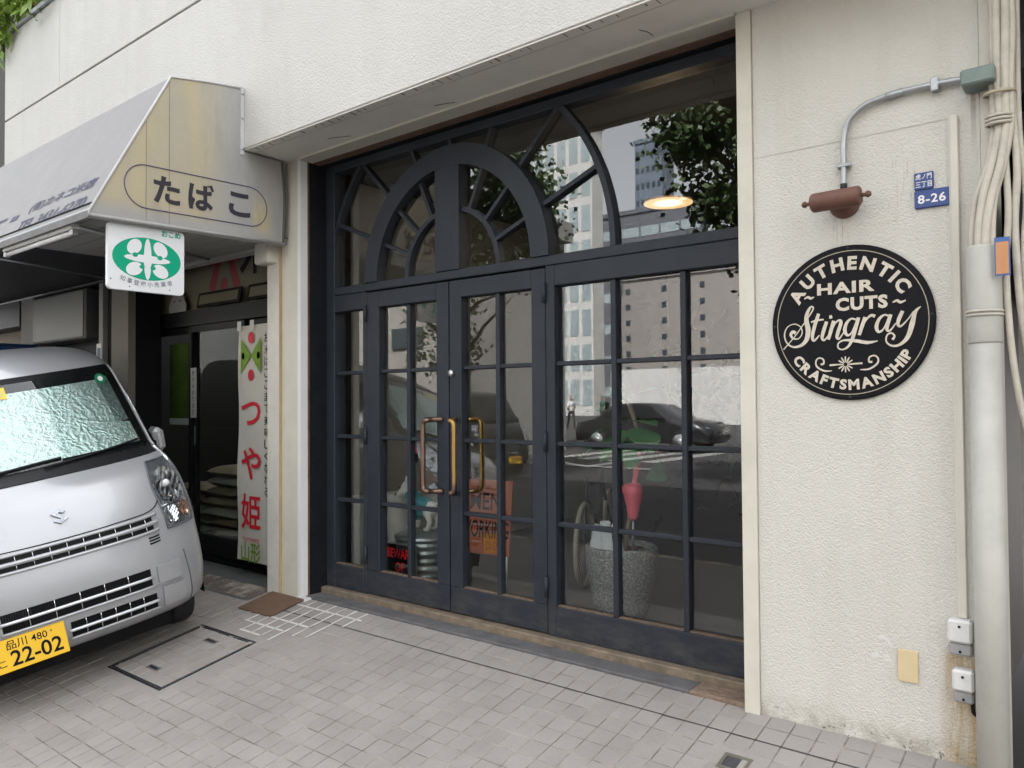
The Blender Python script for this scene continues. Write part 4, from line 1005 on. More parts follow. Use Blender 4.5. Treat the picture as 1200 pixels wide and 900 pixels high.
    for s_ in (-1, 1):
        for k in range(3): vtube([(s_*.405, .690+k*.016), (s_*.435, .691+k*.016), (s_*.465, .694+k*.016)], .0045, .001, 5, 2).build('vent_slot', VM['black'], root, local=True)
    # bumper: recessed lower grille openings with bars
    for a, b, z0, z1 in ((-.36, .375, .455, .555), (-.06, .39, .315, .405)):
        op = vpatch(lambda z: (a, b), z0, z1, .002, .004, 22, 4).build('lower_grille', VM['black'], root, local=True)
        zm = (z0+z1)/2
        vtube([(a-.01, zm), ((a+b)/2, zm), (b+.01, zm)], .009, .007, 8, 8).build('grille_bar', VM['silverbar'], root, local=True)
        vtube([(a-.01, z0-.004), ((a+b)/2, z0-.004), (b+.02, z0-.004)], .008, .004, 8, 8).build('grille_bar', paint, root, local=True)
        n = 6
        for k in range(1, n): vtube([(a+(b-a)*k/n, z0), (a+(b-a)*k/n, zm), (a+(b-a)*k/n, z1)], .004, .004, 4, 2).build('grille_rib', VM['chrome'], root, local=True)
        if z0 > .4:
            for k in range(12): vtube([(a+.012+k*.011, z0+.006), (a+.012+k*.011, z1-.006)], .0028, .003, 4, 2).build('horn_slat', VM['plastic'], op, local=True)
    vpatch(lambda z: (.41, .545), .46, .56, .020, .022, 8, 5).build('bumper_block', paint, root, local=True)
    vpatch(lambda z: (.425, .555), .32, .43, .020, .022, 8, 5).build('bumper_block', paint, root, local=True)
    vpatch(lambda z: (-.545, -.41), .46, .56, .020, .022, 8, 5).build('bumper_block', paint, root, local=True)
    vtube([(.585, .60), (.60, .45), (.605, .34), (.60, .27)], .004, .0005, 5).build('bumper_line', VM['seam'], root, local=True)
    # headlights: housing, lens cup, turn signal
    for s_ in (-1, 1):
        H0, H1 = .745, 1.115
        def fy(z, s_=s_):
            f = (z-H0)/(H1-H0); a = .475 + .055*(1-f) + .16*max(0, f-.72) - .04*max(0, .25-f); b = .698 - .022*f - .12*max(0, f-.75) - .10*max(0, .12-f)
            return (a, b) if s_ > 0 else (-b, -a)
        hl = vpatch(fy, H0, H1, .006, .012, 12, 18).build('headlight', VM['lampin'], root, local=True)
        def inner(u, z, off): a, b = fy(z); y = a+(b-a)*(u if s_ > 0 else 1-u); return vp(y, z, off)
        for (u0, u1, z0, z1, m_) in ((.10, .90, .885, 1.07, 'chrome'), (.08, .46, .77, .865, 'chrome'), (.52, .92, .785, .870, 'amber')):
            mb = MB(); n_ = 8; vs2 = []
            for j in range(n_+1):
                for i in range(n_+1):
                    a_, b_ = i/n_*2-1, j/n_*2-1; rr = max(abs(a_), abs(b_)); k_ = (1 if rr < 1e-6 else rr/max(1e-6, math.hypot(a_, b_)))*.75+.25
                    dish = -.010*(1-min(1, a_*a_+b_*b_)) + (.003 if (i+j) % 2 else 0)
                    vs2.append(inner(u0+(u1-u0)*(a_*k_*.5+.5), z0+(z1-z0)*(b_*k_*.5+.5), .0155+dish))
            mb.add(vs2, [(j*(n_+1)+i, j*(n_+1)+i+1, (j+1)*(n_+1)+i+1, (j+1)*(n_+1)+i) for j in range(n_) for i in range(n_)], False)
            mb.build('reflector' if m_ == 'chrome' else 'turn_signal', VM[m_ if m_ == 'chrome' else 'amberdim'], hl, local=True)
        MB().ell(inner(.45, .985, .016), (.016, .022, .022), 12).build('bulb', VM['white'], hl, local=True)
        P_ = [inner(0, z, .010) for z in np.linspace(H0, H1, 10)] + [inner(u, H1, .010) for u in (.33, .66, 1)] + [inner(1, z, .010) for z in np.linspace(H1, H0, 10)[1:]] + [inner(u, H0, .010) for u in (.66, .33)]
        MB().tube(P_, .0045, 6, closed=True).build('lamp_gasket', VM['seam'], hl, local=True)
        MB().tube([inner(u, .872+.014*u, .015) for u in (0, .25, .5, .75, 1)], .0055, 6).build('lamp_divider', VM['lampin'], hl, local=True)
        vpatch(fy, H0, H1, .022, .012, 12, 18).build('lens', VM['lens'], hl, local=True)
    # emblem
    ec, en = vp(0, .965, .004), vnorm(.965, 0)
    ea = Vector((0, 1, 0)); eb = en.cross(ea)
    if eb.z < 0: eb = -eb
    E_ = [(-.2, 1), (.72, .50), (.32, .27), (-.05, .46), (-.34, .30), (1.0, -.38), (.2, -1), (-.72, -.50), (-.32, -.27), (.05, -.46), (.34, -.30), (-1.0, .38)]
    E_ = [(.05, 1), (.78, .52), (.42, .30), (.08, .50), (-.12, .36), (.95, -.42), (-.05, -1), (-.78, -.52), (-.42, -.30), (-.08, -.50), (.12, -.36), (-.95, .42)]
    MB().prism([(x*.042, y*.044) for x, y in E_], ec, ea, eb, en*.010).build('emblem', VM['emblem'], root, local=True)
    # plate
    pc = vp(-.255, .355, .030); pn = Vector((.985, 0, .17)).normalized(); pa = Vector((0, 1, 0)); pb = pn.cross(pa)
    pm_ = Matrix((pn, pa, pb)).transposed()
    mb = MB(); mb.box(-.003, .003, -.165, .165, -.0825, .0825, ch=.002); mb.v = [tuple(pc + pm_ @ Vector(v)) for v in mb.v]
    pl = mb.build('number_plate', plate, root, local=True)
    if text:
        for body_, cx, cz, w, h, bold in ((text[0], -.012, .048, .185, .046, .006), (text[1], .022, -.022, .235, .080, .016), (text[2], -.135, -.035, .034, .032, .008)):
            mb = MB(); put_text(mb, fit_geo(text_geo(body_, 1, bold), w=w, h=h), pc + pn*.0042 + pa*cx + pb*cz, pa, pb); mb.build('plate_lettering', VM['black'], pl, local=True)
        for y in (-.10, .10): MB().lathe([(.006, 0), (0, .004)], pc + pn*.004 + pa*y + pb*.055, pn, 8).build('plate_bolt', VM['chrome'], pl, local=True)
    # A pillar trim, roof gutter
    for s_ in (-1, 1):
        vtube([(s_*lev(1.18)[1]*.962, 1.18), (s_*lev(1.4)[1]*.965, 1.4), (s_*lev(1.7)[1]*.962, 1.70)], .007, .006, 6).build('pillar_trim', paint, root, local=True)
        mr = MB(); mr.box(-.085, .075, -.035, .035, -.08, .08, ch=.028); mc_ = Vector((-.17, s_*.735, 1.19)); mr.v = [tuple(mc_ + Vector(v)) for v in mr.v]
        mir = mr.build('door_mirror', paint, root, local=True)
        MB().tube([(-.10, s_*.66, 1.17), (-.13, s_*.72, 1.18)], .018, 8).build('mirror_arm', VM['plastic'], mir, local=True)
        # side windows and door lines
        for x0, x1 in ((-.82, -.15), (-1.75, -.90), (-2.62, -1.83)):
            mb = MB(); q = []
            for x, z in ((x0, 1.14), (x1 + (.0 if x1 < -.2 else .13), 1.14), (x1 - (.0 if x1 < -.2 else .28), 1.60), (x0, 1.60)):
                w = lev(z)[1]; q += [(x, s_*(w+.004), z)]
            mb.add(q, [(0, 1, 2, 3)]); mb.build('side_window', VM['sideglass'], root, local=True)
        for x in (-.86, -1.79):
            MB().tube([(x, s_*(lev(z)[1]+.0005), z) for z in (.28, .6, 1.0, 1.2, 1.4, 1.6, 1.7)], .004, 5).build('door_line', VM['black'], root, local=True)
        bx(-.80, -.66, s_*.7375 - .012, s_*.7375 + .022, .96, .99, ch=.008).build('door_handle', paint, root, local=True)
        for x in (-.08, -2.43):
            MB().prism([(x+.31*math.cos(PI*k/20-.15+.3*k/20), .268+.31*math.sin(PI*k/20-.15+.3*k/20)) for k in range(21)], (0, s_*.7372, 0), (1, 0, 0), (0, 0, 1), (0, s_*.004, 0)).build('wheel_arch', VM['black'], root, local=True)
            y = s_*.655
            ty = MB().lathe([(.17, -.070), (.235, -.0725), (.258, -.066), (.268, -.045), (.268, .045), (.258, .066), (.235, .0725), (.17, .070)], (x, s_*.625, .268), (0, 1, 0), 36).build('wheel', VM['tyre'], root, local=True)
            MB().lathe([(.172, 0), (.165, -.012), (.12, -.018), (.10, -.004), (.04, .004), (0, .006)], (x, s_*.6945, .268), (0, s_, 0), 28).build('rim', VM['silverbar'], ty, local=True)
            for k in range(5): mb = MB(); MB().lathe([(.018, 0), (.016, .004), (0, .005)], (x+.11*math.cos(2*PI*k/5), s_*.684, .268+.11*math.sin(2*PI*k/5)), (0, s_, 0), 10).build('rim_hole', VM['black'], ty, local=True)
    bx(-2.7, .28, -.50, .50, .12, .30).build('underbody_shade_box', VM['black'], root, local=True)  # black underbody box, enlarged to deepen the shade beneath the van
    return root
VM = {}
def car_paint(name, c, metal=.55):
    t = NT(name); t.coord('object')
    t.col(t.mix(t.math('MULTIPLY', t.noise(900, 1), .5), c, tuple(min(1, x*1.2) for x in c)))
    dirt = t.ramp(t.noise(3, 5, .7), .5, .8); t.set(Metallic=metal, Roughness=t.math('MULTIPLY_ADD', dirt, .12, .30))
    t.b.inputs['Coat Weight'].default_value = .6; t.b.inputs['Coat Roughness'].default_value = .08; return t.m
VM['silver'] = car_paint('silver_car_paint', (.335, .34, .352), .28)
VM['black'] = mat('van_black', (.0035, .0035, .004), .5, var=0, spec=.15)
VM['emblem'] = mat('emblem_chrome', (.30, .31, .33), .3, 1.0, var=.7, vscale=45, space='object')
VM['seam'] = mat('panel_seam', (.12, .12, .13), .6, var=0)
VM['plastic'] = mat('black_plastic', (.009, .009, .010), .5, var=0, spec=.25)
VM['chrome'] = mat('chrome', (.62, .63, .65), .16, 1.0, var=0)
VM['silverbar'] = mat('silver_bar_paint', (.55, .56, .58), .3, .5, var=0)
VM['white'] = M['white']
VM['yellow'] = mat('plate_yellow', (.80, .47, .005), .4, var=.04)
VM['sticker'] = mat('sticker_green', (.01, .17, .08), .5, var=0)
VM['amber'] = mat('amber_lens', (.75, .20, .04), .2, var=0)
VM['amberdim'] = mat('amber_reflector', (.55, .33, .24), .15, .8, var=.2, vscale=40, space='object')
VM['tyre'] = mat('tyre_rubber', (.014, .014, .015), .75, var=.2)
VM['lampin'] = mat('lamp_housing', (.46, .48, .50), .18, .85, var=.3, vscale=26, space='object')
VM['sideglass'] = mat('dark_side_glass', (.012, .015, .016), .05, var=0, coat=.5)
VM['wsglass'] = glass_mat('windscreen_glass', (.76, .85, .82), 1.6)
VM['lens'] = glass_mat('headlight_lens', (.96, .98, 1.0), 1.5)
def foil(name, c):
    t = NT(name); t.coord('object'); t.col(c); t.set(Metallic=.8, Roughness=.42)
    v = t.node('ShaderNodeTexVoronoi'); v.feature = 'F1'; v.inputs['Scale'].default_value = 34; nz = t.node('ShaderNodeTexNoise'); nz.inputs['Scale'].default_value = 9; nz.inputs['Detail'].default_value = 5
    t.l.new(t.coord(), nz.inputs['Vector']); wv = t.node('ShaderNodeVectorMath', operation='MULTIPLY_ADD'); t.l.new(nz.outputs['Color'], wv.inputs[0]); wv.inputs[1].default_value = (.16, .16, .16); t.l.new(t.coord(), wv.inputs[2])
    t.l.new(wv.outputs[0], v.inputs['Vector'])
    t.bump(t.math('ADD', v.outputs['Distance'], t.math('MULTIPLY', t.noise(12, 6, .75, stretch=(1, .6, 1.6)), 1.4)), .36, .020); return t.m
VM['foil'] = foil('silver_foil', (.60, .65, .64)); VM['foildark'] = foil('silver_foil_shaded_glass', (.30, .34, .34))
def park(o, ax, ay, al, flat=None):
    al = R(al); n = Vector((0, -S, 1)).normalized() if flat is None else Vector((0, 0, 1))
    f = Vector((math.cos(al), math.sin(al), 0)); f = (f - n*f.dot(n)).normalized(); l = n.cross(f)
    o.matrix_world = Matrix(((f.x, l.x, n.x, ax), (f.y, l.y, n.y, ay), (f.z, l.z, n.z, S*ay if flat is None else flat), (0, 0, 0, 1)))
VAN = make_van('parked_van', 'silver kei van with a foil sunshade parked on the sloping forecourt', None, VM['silver'], VM['yellow'])
park(VAN, -5.00, -1.20, -10)

# ================================================================ rice shop front
rsf = thing('sliding_door_front', 'black framed sliding glass doors of the rice shop under the awning', 'shop front', (-6.2, .3, 0))
blk = mat('black_aluminium', (.005, .0055, .007), .45, 0, var=.1, spec=.22)
DY = .30
M['shopglass'] = glass_mat('rice_shop_glass', (.92, .95, .94), 1.35)
bx(-7.42, -4.80, DY, DY+.10, 2.02, 2.12).build('transom_beam', blk, rsf)
bx(-7.42, -4.80, DY-.02, DY+.10, 1.985, 2.018).build('track', blk, rsf)
bx(-7.42, -4.80, DY-.03, DY+.12, -.05, .035).build('threshold', blk, rsf)
bx(-7.42, -7.00, DY-.01, DY+.04, .035, 1.985).build('jamb', blk, rsf); bx(-4.92, -4.80, DY, DY+.10, .035, 1.985).build('jamb', blk, rsf)
bx(-7.50, -7.421, DY-.02, DY+.12, -.05, 2.5).build('jamb', blk, rsf)
for k, (x0, x1, y) in enumerate(((-7.26, -6.40, DY+.05), (-6.46, -5.60, DY+.01), (-5.66, -4.92, DY+.05))):
    dd = bx(x0, x1, y, y+.035, .036, .20).build('sliding_door', blk, rsf)
    bx(x0, x0+.045, y, y+.035, .201, 1.984).build('stile', blk, dd); bx(x1-.045, x1, y, y+.035, .201, 1.984).build('stile', blk, dd); bx(x0+.046, x1-.046, y, y+.035, 1.93, 1.984).build('top_rail', blk, dd)
    bx(x0+.046, x1-.046, y+.014, y+.019, .201, 1.929).build('pane', M['shopglass'], dd)
    if k < 2: bx(x1-.040, x1-.012, y-.012, y-.001, .95, 1.12, ch=.004).build('pull_plate', M['galv'], dd)
# sign board above the doors with red device, frames and cut-out
sb = thing('shop_sign_board', 'cream signboard with red emblem and black characters above the rice shop doors', 'sign', (-6.2, .33, 2.3))
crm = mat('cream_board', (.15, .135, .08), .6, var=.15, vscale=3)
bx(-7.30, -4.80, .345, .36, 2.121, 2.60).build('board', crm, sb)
red = mat('sign_red', (.24, .008, .012), .5, var=.08)
def bface(name, pts, d, m, parent, y=.345): MB().prism(pts, (0, y-d, 0), (1, 0, 0), (0, 0, 1), (0, .0006, 0)).build(name, m, parent)
for s_ in (-1, 1):
    bface('emblem_bar', [(-5.95+s_*.02, 2.60), (-5.95+s_*.09, 2.60), (-5.95+s_*.24, 2.30), (-5.95+s_*.20, 2.25), (-5.95+s_*.14, 2.27)], .0015, red, sb)
bface('emblem_dot', ovl(-5.95, 2.30, .055, .065), .0015, red, sb); bface('emblem_dot', ovl(-6.16, 2.53, .05, .05), .0015, red, sb); bface('emblem_dot', ovl(-5.74, 2.53, .05, .05), .0015, red, sb)
for c, x in (('米', -5.50), ('店', -5.05)):
    mb = MB(); put_text(mb, fit_geo(text_geo(c, 1, .02), w=.44, h=.44), (x, .3435, 2.57), ax_, ay_); mb.build('lettering', M['dark'], sb)
for k, (x0, x1, tilt) in enumerate(((-6.28, -5.62, .05), (-5.52, -4.86, .05))):
    f_ = thing('framed_notice', ['left', 'right'][k] + ' black framed certificate leaning above the rice shop doors', 'frame', ((x0+x1)/2, .30, 2.2)); f_.rotation_euler = (-.18, 0, .0)
    OFF[f_.name] = f_.location.copy()
    mb = MB(); bx(x0, x1, .29, .305, 2.125, 2.255, ch=.003).build('frame', M['dark'], f_); bx(x0+.035, x1-.035, .2875, .2895, 2.15, 2.23).build('sheet', crm, f_)
on = thing('rice_ball_figure', 'white rice ball face cut-out with black cap above the rice shop doors', 'figure', (-6.62, .30, 2.12))
pts = [(-.17, 0), (.17, 0), (.185, .05), (.12, .15), (.05, .205), (0, .215), (-.05, .205), (-.12, .15), (-.185, .05)]
MB().prism([(-6.62+a*.8, 2.121+b*.9) for a, b in pts], (0, .29, 0), (1, 0, 0), (0, 0, 1), (0, .012, 0)).build('face', mat('rice_ball_white', (.30, .30, .28), .6), on)
MB().prism([(-6.62+a, 2.121+b) for a, b in [(-.075, .155), (.075, .155), (.045, .19), (0, .198), (-.045, .19)]], (0, .287, 0), (1, 0, 0), (0, 0, 1), (0, .0025, 0)).build('cap', M['dark'], on)
for dx in (-.05, .05): MB().tube([(-6.62+dx-.015, .286, 2.215), (-6.62+dx+.015, .286, 2.215)], .004, 5).build('eye', M['dark'], on)
# hanging banner
bn = thing('vertical_banner', 'white vertical banner with red and green lettering hung beside the pillar', 'banner', (-5.02, .10, .15))
BX0, BX1, BY, BZ0, BZ1 = -5.335, -4.90, .100, .135, 1.895
mb = MB(); nx, nz = 6, 24
for i in range(nx+1):
    for j in range(nz+1):
        x = BX0+(BX1-BX0)*i/nx; z = BZ0+(BZ1-BZ0)*j/nz
        mb.v.append((x + (.02*(1-j/nz) if i == 0 else 0)*-1, BY + .006*math.sin(5*i/nx+j*.55), z))
mb.add([], []); 
for i in range(nx):
    for j in range(nz): a = i*(nz+1)+j; mb.f.append((a, a+nz+1, a+nz+2, a+1)); mb.m.append(0); mb.sm.append(True)
mb.build('cloth', mat('banner_cloth', (.56, .55, .49), .8, var=.08), bn)
bred, bgrn = mat('banner_red', (.60, .012, .03), .6, var=.05), mat('banner_green', (.16, .30, .015), .6, var=.1)
cxb = BX0+.175; YB = BY-.012
def bz(name, pts, m): MB().prism(pts, (0, YB, 0), (1, 0, 0), (0, 0, 1), (0, .0006, 0)).build(name, m, bn)
bz('emblem_leaf', [(cxb-.13, 1.80), (cxb-.0, 1.665), (cxb-.13, 1.53)], bgrn); bz('emblem_leaf', [(cxb+.13, 1.80), (cxb+.0, 1.665), (cxb+.13, 1.53)], bgrn)
for z in (1.80, 1.52): bz('emblem_dot', ovl(cxb, z, .036, .042), bred)
for dx in (-.10, .10): bz('emblem_dot', ovl(cxb+dx, 1.665, .020, .026), M['white'])
for c, z, h in (('つ', 1.235, .22), ('や', .865, .30), ('姫', .475+.03, .33)):
    mb = MB(); put_text(mb, fit_geo(text_geo(c, 1, .014), w=.25, h=h*.8), (cxb, YB, z), ax_, ay_); mb.build('lettering', bred, bn)
mb = MB(); put_text(mb, fit_geo(text_geo('TSUYAHIME', 1, 0), w=.22, h=.028), (cxb, YB, .30), ax_, ay_); mb.build('lettering', bred, bn)
mb = MB(); put_text(mb, fit_geo(text_geo('山形', 1, .012), w=.25, h=.15), (cxb, YB, .215-.01), ax_, ay_); mb.build('lettering', bgrn, bn)
mb = MB()
for k, c in enumerate('お米はここまで美味しくなれる'): put_text(mb, fit_geo(text_geo(c, 1, .004), w=.062, h=.066), (BX1-.055, YB, 1.79-k*.0865), ax_, ay_)
mb.build('lettering', M['dark'], bn)
for x in (BX0+.02, BX0+.19): bx(x-.025, x+.025, BY-.012, BY-.009, 1.86, 1.93).build('tape', mat('white_tape', (.6, .6, .58), .6) if 'white_tape' not in bpy.data.materials else bpy.data.materials['white_tape'], bn)
MB().tube([(-4.86, .05, .0), (-4.83, .12, .42), (-4.82, .16, .9)], .010, 8).build('broom_stick', mat('dark_stick', (.07, .05, .04), .7), None, 'dark stick leaning in the corner by the banner', 'stick')
# interior of rice shop: dark box, sacks, poster, notice
ri = thing('rice_shop_interior', 'dim interior of the rice shop behind the sliding doors', 'room', (-6.2, 2, 0))
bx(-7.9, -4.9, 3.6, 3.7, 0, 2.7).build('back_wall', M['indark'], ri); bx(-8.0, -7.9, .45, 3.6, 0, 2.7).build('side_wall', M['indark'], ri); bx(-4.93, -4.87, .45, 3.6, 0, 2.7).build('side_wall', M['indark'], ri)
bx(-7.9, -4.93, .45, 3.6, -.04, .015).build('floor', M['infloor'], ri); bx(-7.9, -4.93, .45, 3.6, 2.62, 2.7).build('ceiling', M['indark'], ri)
sack_m = [mat('rice_sack_white', (.50, .49, .45), .7, var=.12, vscale=14), mat('rice_sack_kraft', (.34, .28, .19), .8, var=.15, vscale=14)]
mb = MB()
for i in range(13):
    for j in range(9):
        u, v = i/12*2-1, j/8*2-1; h = (max(0, 1-u**4)*max(0, 1-v**4))**.5
        mb.v.append((u*.27, v*.18, .055*h))
for i in range(13):
    for j in range(9):
        u, v = i/12*2-1, j/8*2-1; h = (max(0, 1-u**4)*max(0, 1-v**4))**.5
        mb.v.append((u*.27, v*.18, -.05*h))
for b, fl_ in ((0, False), (117, True)):
    for i in range(12):
        for j in range(8):
            q = (b+i*9+j, b+(i+1)*9+j, b+(i+1)*9+j+1, b+i*9+j+1); mb.f.append(q[::-1] if fl_ else q); mb.m.append(0); mb.sm.append(True)
sm0 = mb.mesh('rice_sack', sack_m[0]); sm1 = mb.mesh('rice_sack', sack_m[1]); sr = random.Random(4)
STK = [(-6.75, .95, 7), (-6.15, .95, 8), (-5.55, .90, 9), (-7.35, 1.0, 5)]
for ci, (x, y, n) in enumerate(STK):
    for k in range(n):
        o = bpy.data.objects.new('rice_sack', sm0 if sr.random() < .8 else sm1); COL.objects.link(o)
        o.location = (x+sr.uniform(-.03, .03), y+sr.uniform(-.02, .02), .075+k*.098); o.rotation_euler = (sr.uniform(-.05, .05), sr.uniform(-.05, .05), sr.uniform(-.15, .15))
        pos = ['second stack from the left', 'third stack from the left', 'stack by the banner', 'leftmost stack'][ci]; lv = 'bottom' if k == 0 else 'top' if k == n-1 else ['second', 'third', 'fourth', 'fifth', 'sixth', 'seventh', 'eighth'][k-1] + ' from below'
        tag(o, 'full rice sack inside the rice shop, %s, %s' % (pos, lv), 'sack', 'rice sacks stacked inside the rice shop')
po = thing('green_poster', 'green and yellow poster behind the left sliding door', 'poster', (-6.75, .44, 1.4))
bx(-7.02, -6.62, .430, .434, 1.18, 1.86).build('sheet', mat('poster_green', (.11, .17, .02), .6, var=.5, vscale=4), po); bx(-6.60, -6.54, .430, .434, 1.30, 1.68).build('side_strip', mat('poster_pink', (.42, .15, .15), .6, var=.5, vscale=8), po)
bx(-7.02, -6.62, .4285, .4298, 1.12, 1.178).build('caption_strip', M['white'], po)
rl = thing('ceiling_tube_lamp', 'lit tube lamp on the ceiling inside the rice shop', 'lamp', (-6.9, 1.6, 2.5))
bx(-7.4, -6.4, 1.57, 1.63, 2.56, 2.60).build('batten', M['whitebox'], rl); MB().tube([(-7.38, 1.6, 2.54), (-6.42, 1.6, 2.54)], .014, 10).build('tube', emis('tube_glow', (1, .97, .9), .9), rl)
rl_d = bpy.data.lights.new('tube_light', 'POINT'); rl_d.energy = 3.5; rl_d.shadow_soft_size = .15; rl_o = bpy.data.objects.new('tube_light', rl_d); COL.objects.link(rl_o); rl_o.parent = rl; rl_o.location = Vector((-6.9, 1.5, 2.4)) - OFF[rl.name]
nt = thing('door_notice', 'narrow white paper notice stuck on the sliding door frame', 'notice', (-6.35, .30, 1.4))
bx(-6.415, -6.325, .303, .3085, 1.19, 1.62).build('paper', mat('paper_white', (.50, .50, .48), .7), nt)
mb = MB()
for k, c in enumerate('無洗米あります'): put_text(mb, fit_geo(text_geo(c, 1, 0), w=.04, h=.045), (-6.37, .3022, 1.575-k*.056), ax_, ay_)
mb.build('lettering', M['dark'], nt)
# column and clutter left of the rice shop
lw = thing('side_bay', 'shaded bay with cream columns left of the rice shop doors', 'wall', (-8.2, 0, 0))
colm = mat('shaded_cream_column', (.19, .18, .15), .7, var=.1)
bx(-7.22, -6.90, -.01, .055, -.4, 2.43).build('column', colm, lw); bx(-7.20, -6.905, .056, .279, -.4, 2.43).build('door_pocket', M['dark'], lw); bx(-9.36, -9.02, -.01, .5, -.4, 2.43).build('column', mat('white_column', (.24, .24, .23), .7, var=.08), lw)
bx(-9.0, -7.24, .20, .45, -.4, 2.43).build('back_panel', M['darkgrey'], lw); bx(-7.50, -7.42, .0, .2, -.4, 2.43).build('door_post', mat('pale_strip', (.26, .26, .25), .6), lw); bx(-7.40, -7.24, .04, .2, -.4, 2.43).build('dark_post', M['dark'], lw)
bx(-11, -9.38, .2, .5, -.4, 2.43).build('back_panel', mat('tan_panel', (.20, .17, .13), .7), lw); bx(-11, -9.38, -.02, .4, 2.16, 2.43).build('shutter_box', M['darkgrey'], lw)
lb = thing('blank_light_box', 'blank white light box sign under the dark panel', 'sign', (-8.35, 0, 2.2))
bx(-9.0, -7.74, -.02, .18, 1.935, 2.415, ch=.01).build('case', mat('grey_case', (.08, .08, .08), .6), lb); bx(-8.98, -7.78, -.028, -.0205, 1.96, 2.39).build('face', mat('blank_face', (.17, .175, .165), .5, var=.05), lb)
bx(-9.0, -7.5, -.03, .19, 2.42, 2.428).build('dark_board', M['dark'], lw)
np_ = thing('post_notice', 'small blue and white notice on the post left of the rice shop', 'notice', (-7.46, -.01, 1.75))
bx(-7.52, -7.42, -.012, -.002, 1.60, 1.87).build('board', M['white'], np_); bx(-7.505, -7.435, -.0135, -.0125, 1.64, 1.83).build('print', mat('notice_blue', (.12, .17, .26), .6, var=.4, vscale=40), np_)
bb = thing('blue_crate', 'blue plastic crate on a shelf behind the van', 'crate', (-9.5, -.25, 1.78))
bx(-10.0, -8.85, -.45, -.05, 1.80, 1.91, ch=.01).build('tray', mat('crate_blue', (.02, .06, .18), .5), bb); bx(-10.0, -8.85, -.47, -.03, 1.91, 1.93, ch=.006).build('rim', bpy.data.materials['crate_blue'], bb)
sh = thing('shelf', 'brown wooden shelf under the blue crate', 'shelf', (-9.5, -.25, 1.76)); bx(-10.2, -8.75, -.48, .0, 1.74, 1.785).build('board', M['inwood'], sh); bx(-9.0, -8.95, -.45, .0, -.4, 1.74).build('leg', M['inwood'], sh)
# balcony plants and the building beyond at the upper left
def leafset(name, m, parent, c, ext, n, ls, rnd, droop=.3):
    mb = MB()
    for _ in range(n):
        p = Vector((c[0]+rnd.gauss(0, ext[0]), c[1]+rnd.gauss(0, ext[1]), c[2]+rnd.gauss(0, ext[2])))
        d = Vector((rnd.uniform(-1, 1), rnd.uniform(-1, 1), rnd.uniform(-1, .6))).normalized(); a = d.cross(Vector((rnd.uniform(-1, 1), rnd.uniform(-1, 1), 1))).normalized(); l = ls*rnd.uniform(.6, 1.3); w = l*.28
        mb.add([p, p+d*l*.5+a*w, p+d*l+Vector((0, 0, -l*droop)), p+d*l*.5-a*w], [(0, 1, 2, 3)])
    return mb.build(name, m, parent, kind='stuff')
rp = random.Random(21)
for k, (x, z, n, m, lb_) in enumerate(((-8.85, 5.10, 60, 'leafbright', 'bright green leafy plant drooping over the left end of the coping'), (-8.35, 5.25, 46, 'leafbright', 'yellow green plant on the balcony above the coping'), (-7.85, 5.22, 34, 'leafbright', 'sparse bright plant at the right end of the balcony'))):
    pt = thing('balcony_plant', lb_, 'plant', (x, -.25, 5.03), 'plants along the balcony edge')
    MB().tube([(x, -.22, 5.0), (x+.03, -.24, z+.05), (x-.05, -.28, z+.15)], .012, 6).build('stem', M['bark'], pt)
    leafset('foliage', M[m], pt, (x, -.42, z-.02), (.18, .07, .11), n*3, .13, rp)
MB().box(-8.55, -7.9, -.30, -.05, 5.03, 5.20, ch=.02).build('planter_box', mat('terracotta', (.32, .12, .06), .8), None, 'terracotta planter trough on the coping', 'planter')
far = thing('adjoining_building', 'neighbouring building with balcony plants beyond the left end of the fascia', 'building', (-14, 3, 0))
bx(-40, -8.9, .52, 8, -1, 3.95).build('lower_wall', M['stucco_up'], far); bx(-40, -8.95, .9, 9, 3.96, 13).build('upper_wall', mat('dark_far_wall', (.05, .048, .045), .9), far)  # upper wall has one dark base colour
bx(-40, -8.9, .2, .89, 3.96, 4.03).build('ledge', mat('ledge_metal', (.42, .45, .48), .5), far); bx(-8.78, -8.70, .25, .4, 5.03, 8).build('post', M['white'], far)
hp = thing('hanging_plant', 'dark green shrub on the ledge at the far left edge', 'plant', (-9.3, .3, 4.03)); leafset('foliage', M['leaf'], hp, (-9.5, .25, 4.3), (.35, .1, .16), 220, .12, rp)

# ================================================================ things inside the salon
pot_t = NT('speckled_stone'); pot_t.coord(); pot_t.col(pot_t.mix(pot_t.ramp(pot_t.noise(90, 3, .7), .45, .68), (.12, .12, .12), (.42, .42, .41))); pot_t.set(Roughness=.8); pot_t.bump(pot_t.noise(60, 4), .5, .006)
pt = thing('stone_planter', 'tall speckled grey stone planter behind the right window', 'planter', (-2.36, .76, .05))
PCX, PCY = -2.40, .78
MB().lathe([(.13, .05), (.165, .12), (.205, .34), (.213, .45), (.208, .462), (.19, .462), (.185, .42), (0, .42)], (PCX, PCY, 0), n=36).build('pot', pot_t.m, pt)
mb = MB(); pr = random.Random(8)
for k in range(60):
    a, r = pr.uniform(0, 2*PI), .17*math.sqrt(pr.random()); mb.ell((PCX+r*math.cos(a), PCY+r*math.sin(a), .425+pr.uniform(0, .012)), (.018, .014, .01), 6)
mb.build('bark_chips', mat('bark_chip', (.12, .07, .05), .9, var=.4), pt, kind='stuff')
fg = thing('fiddle_leaf_plant', 'fiddle leaf plant with broad green leaves growing in the stone planter', 'plant', (PCX, PCY, .42))
stem = spline([(PCX+.02, PCY, .42), (PCX+.06, PCY+.02, .7), (PCX+.12, PCY, .95), (PCX+.10, PCY+.02, 1.15), (PCX+.05, PCY, 1.32)], 6)
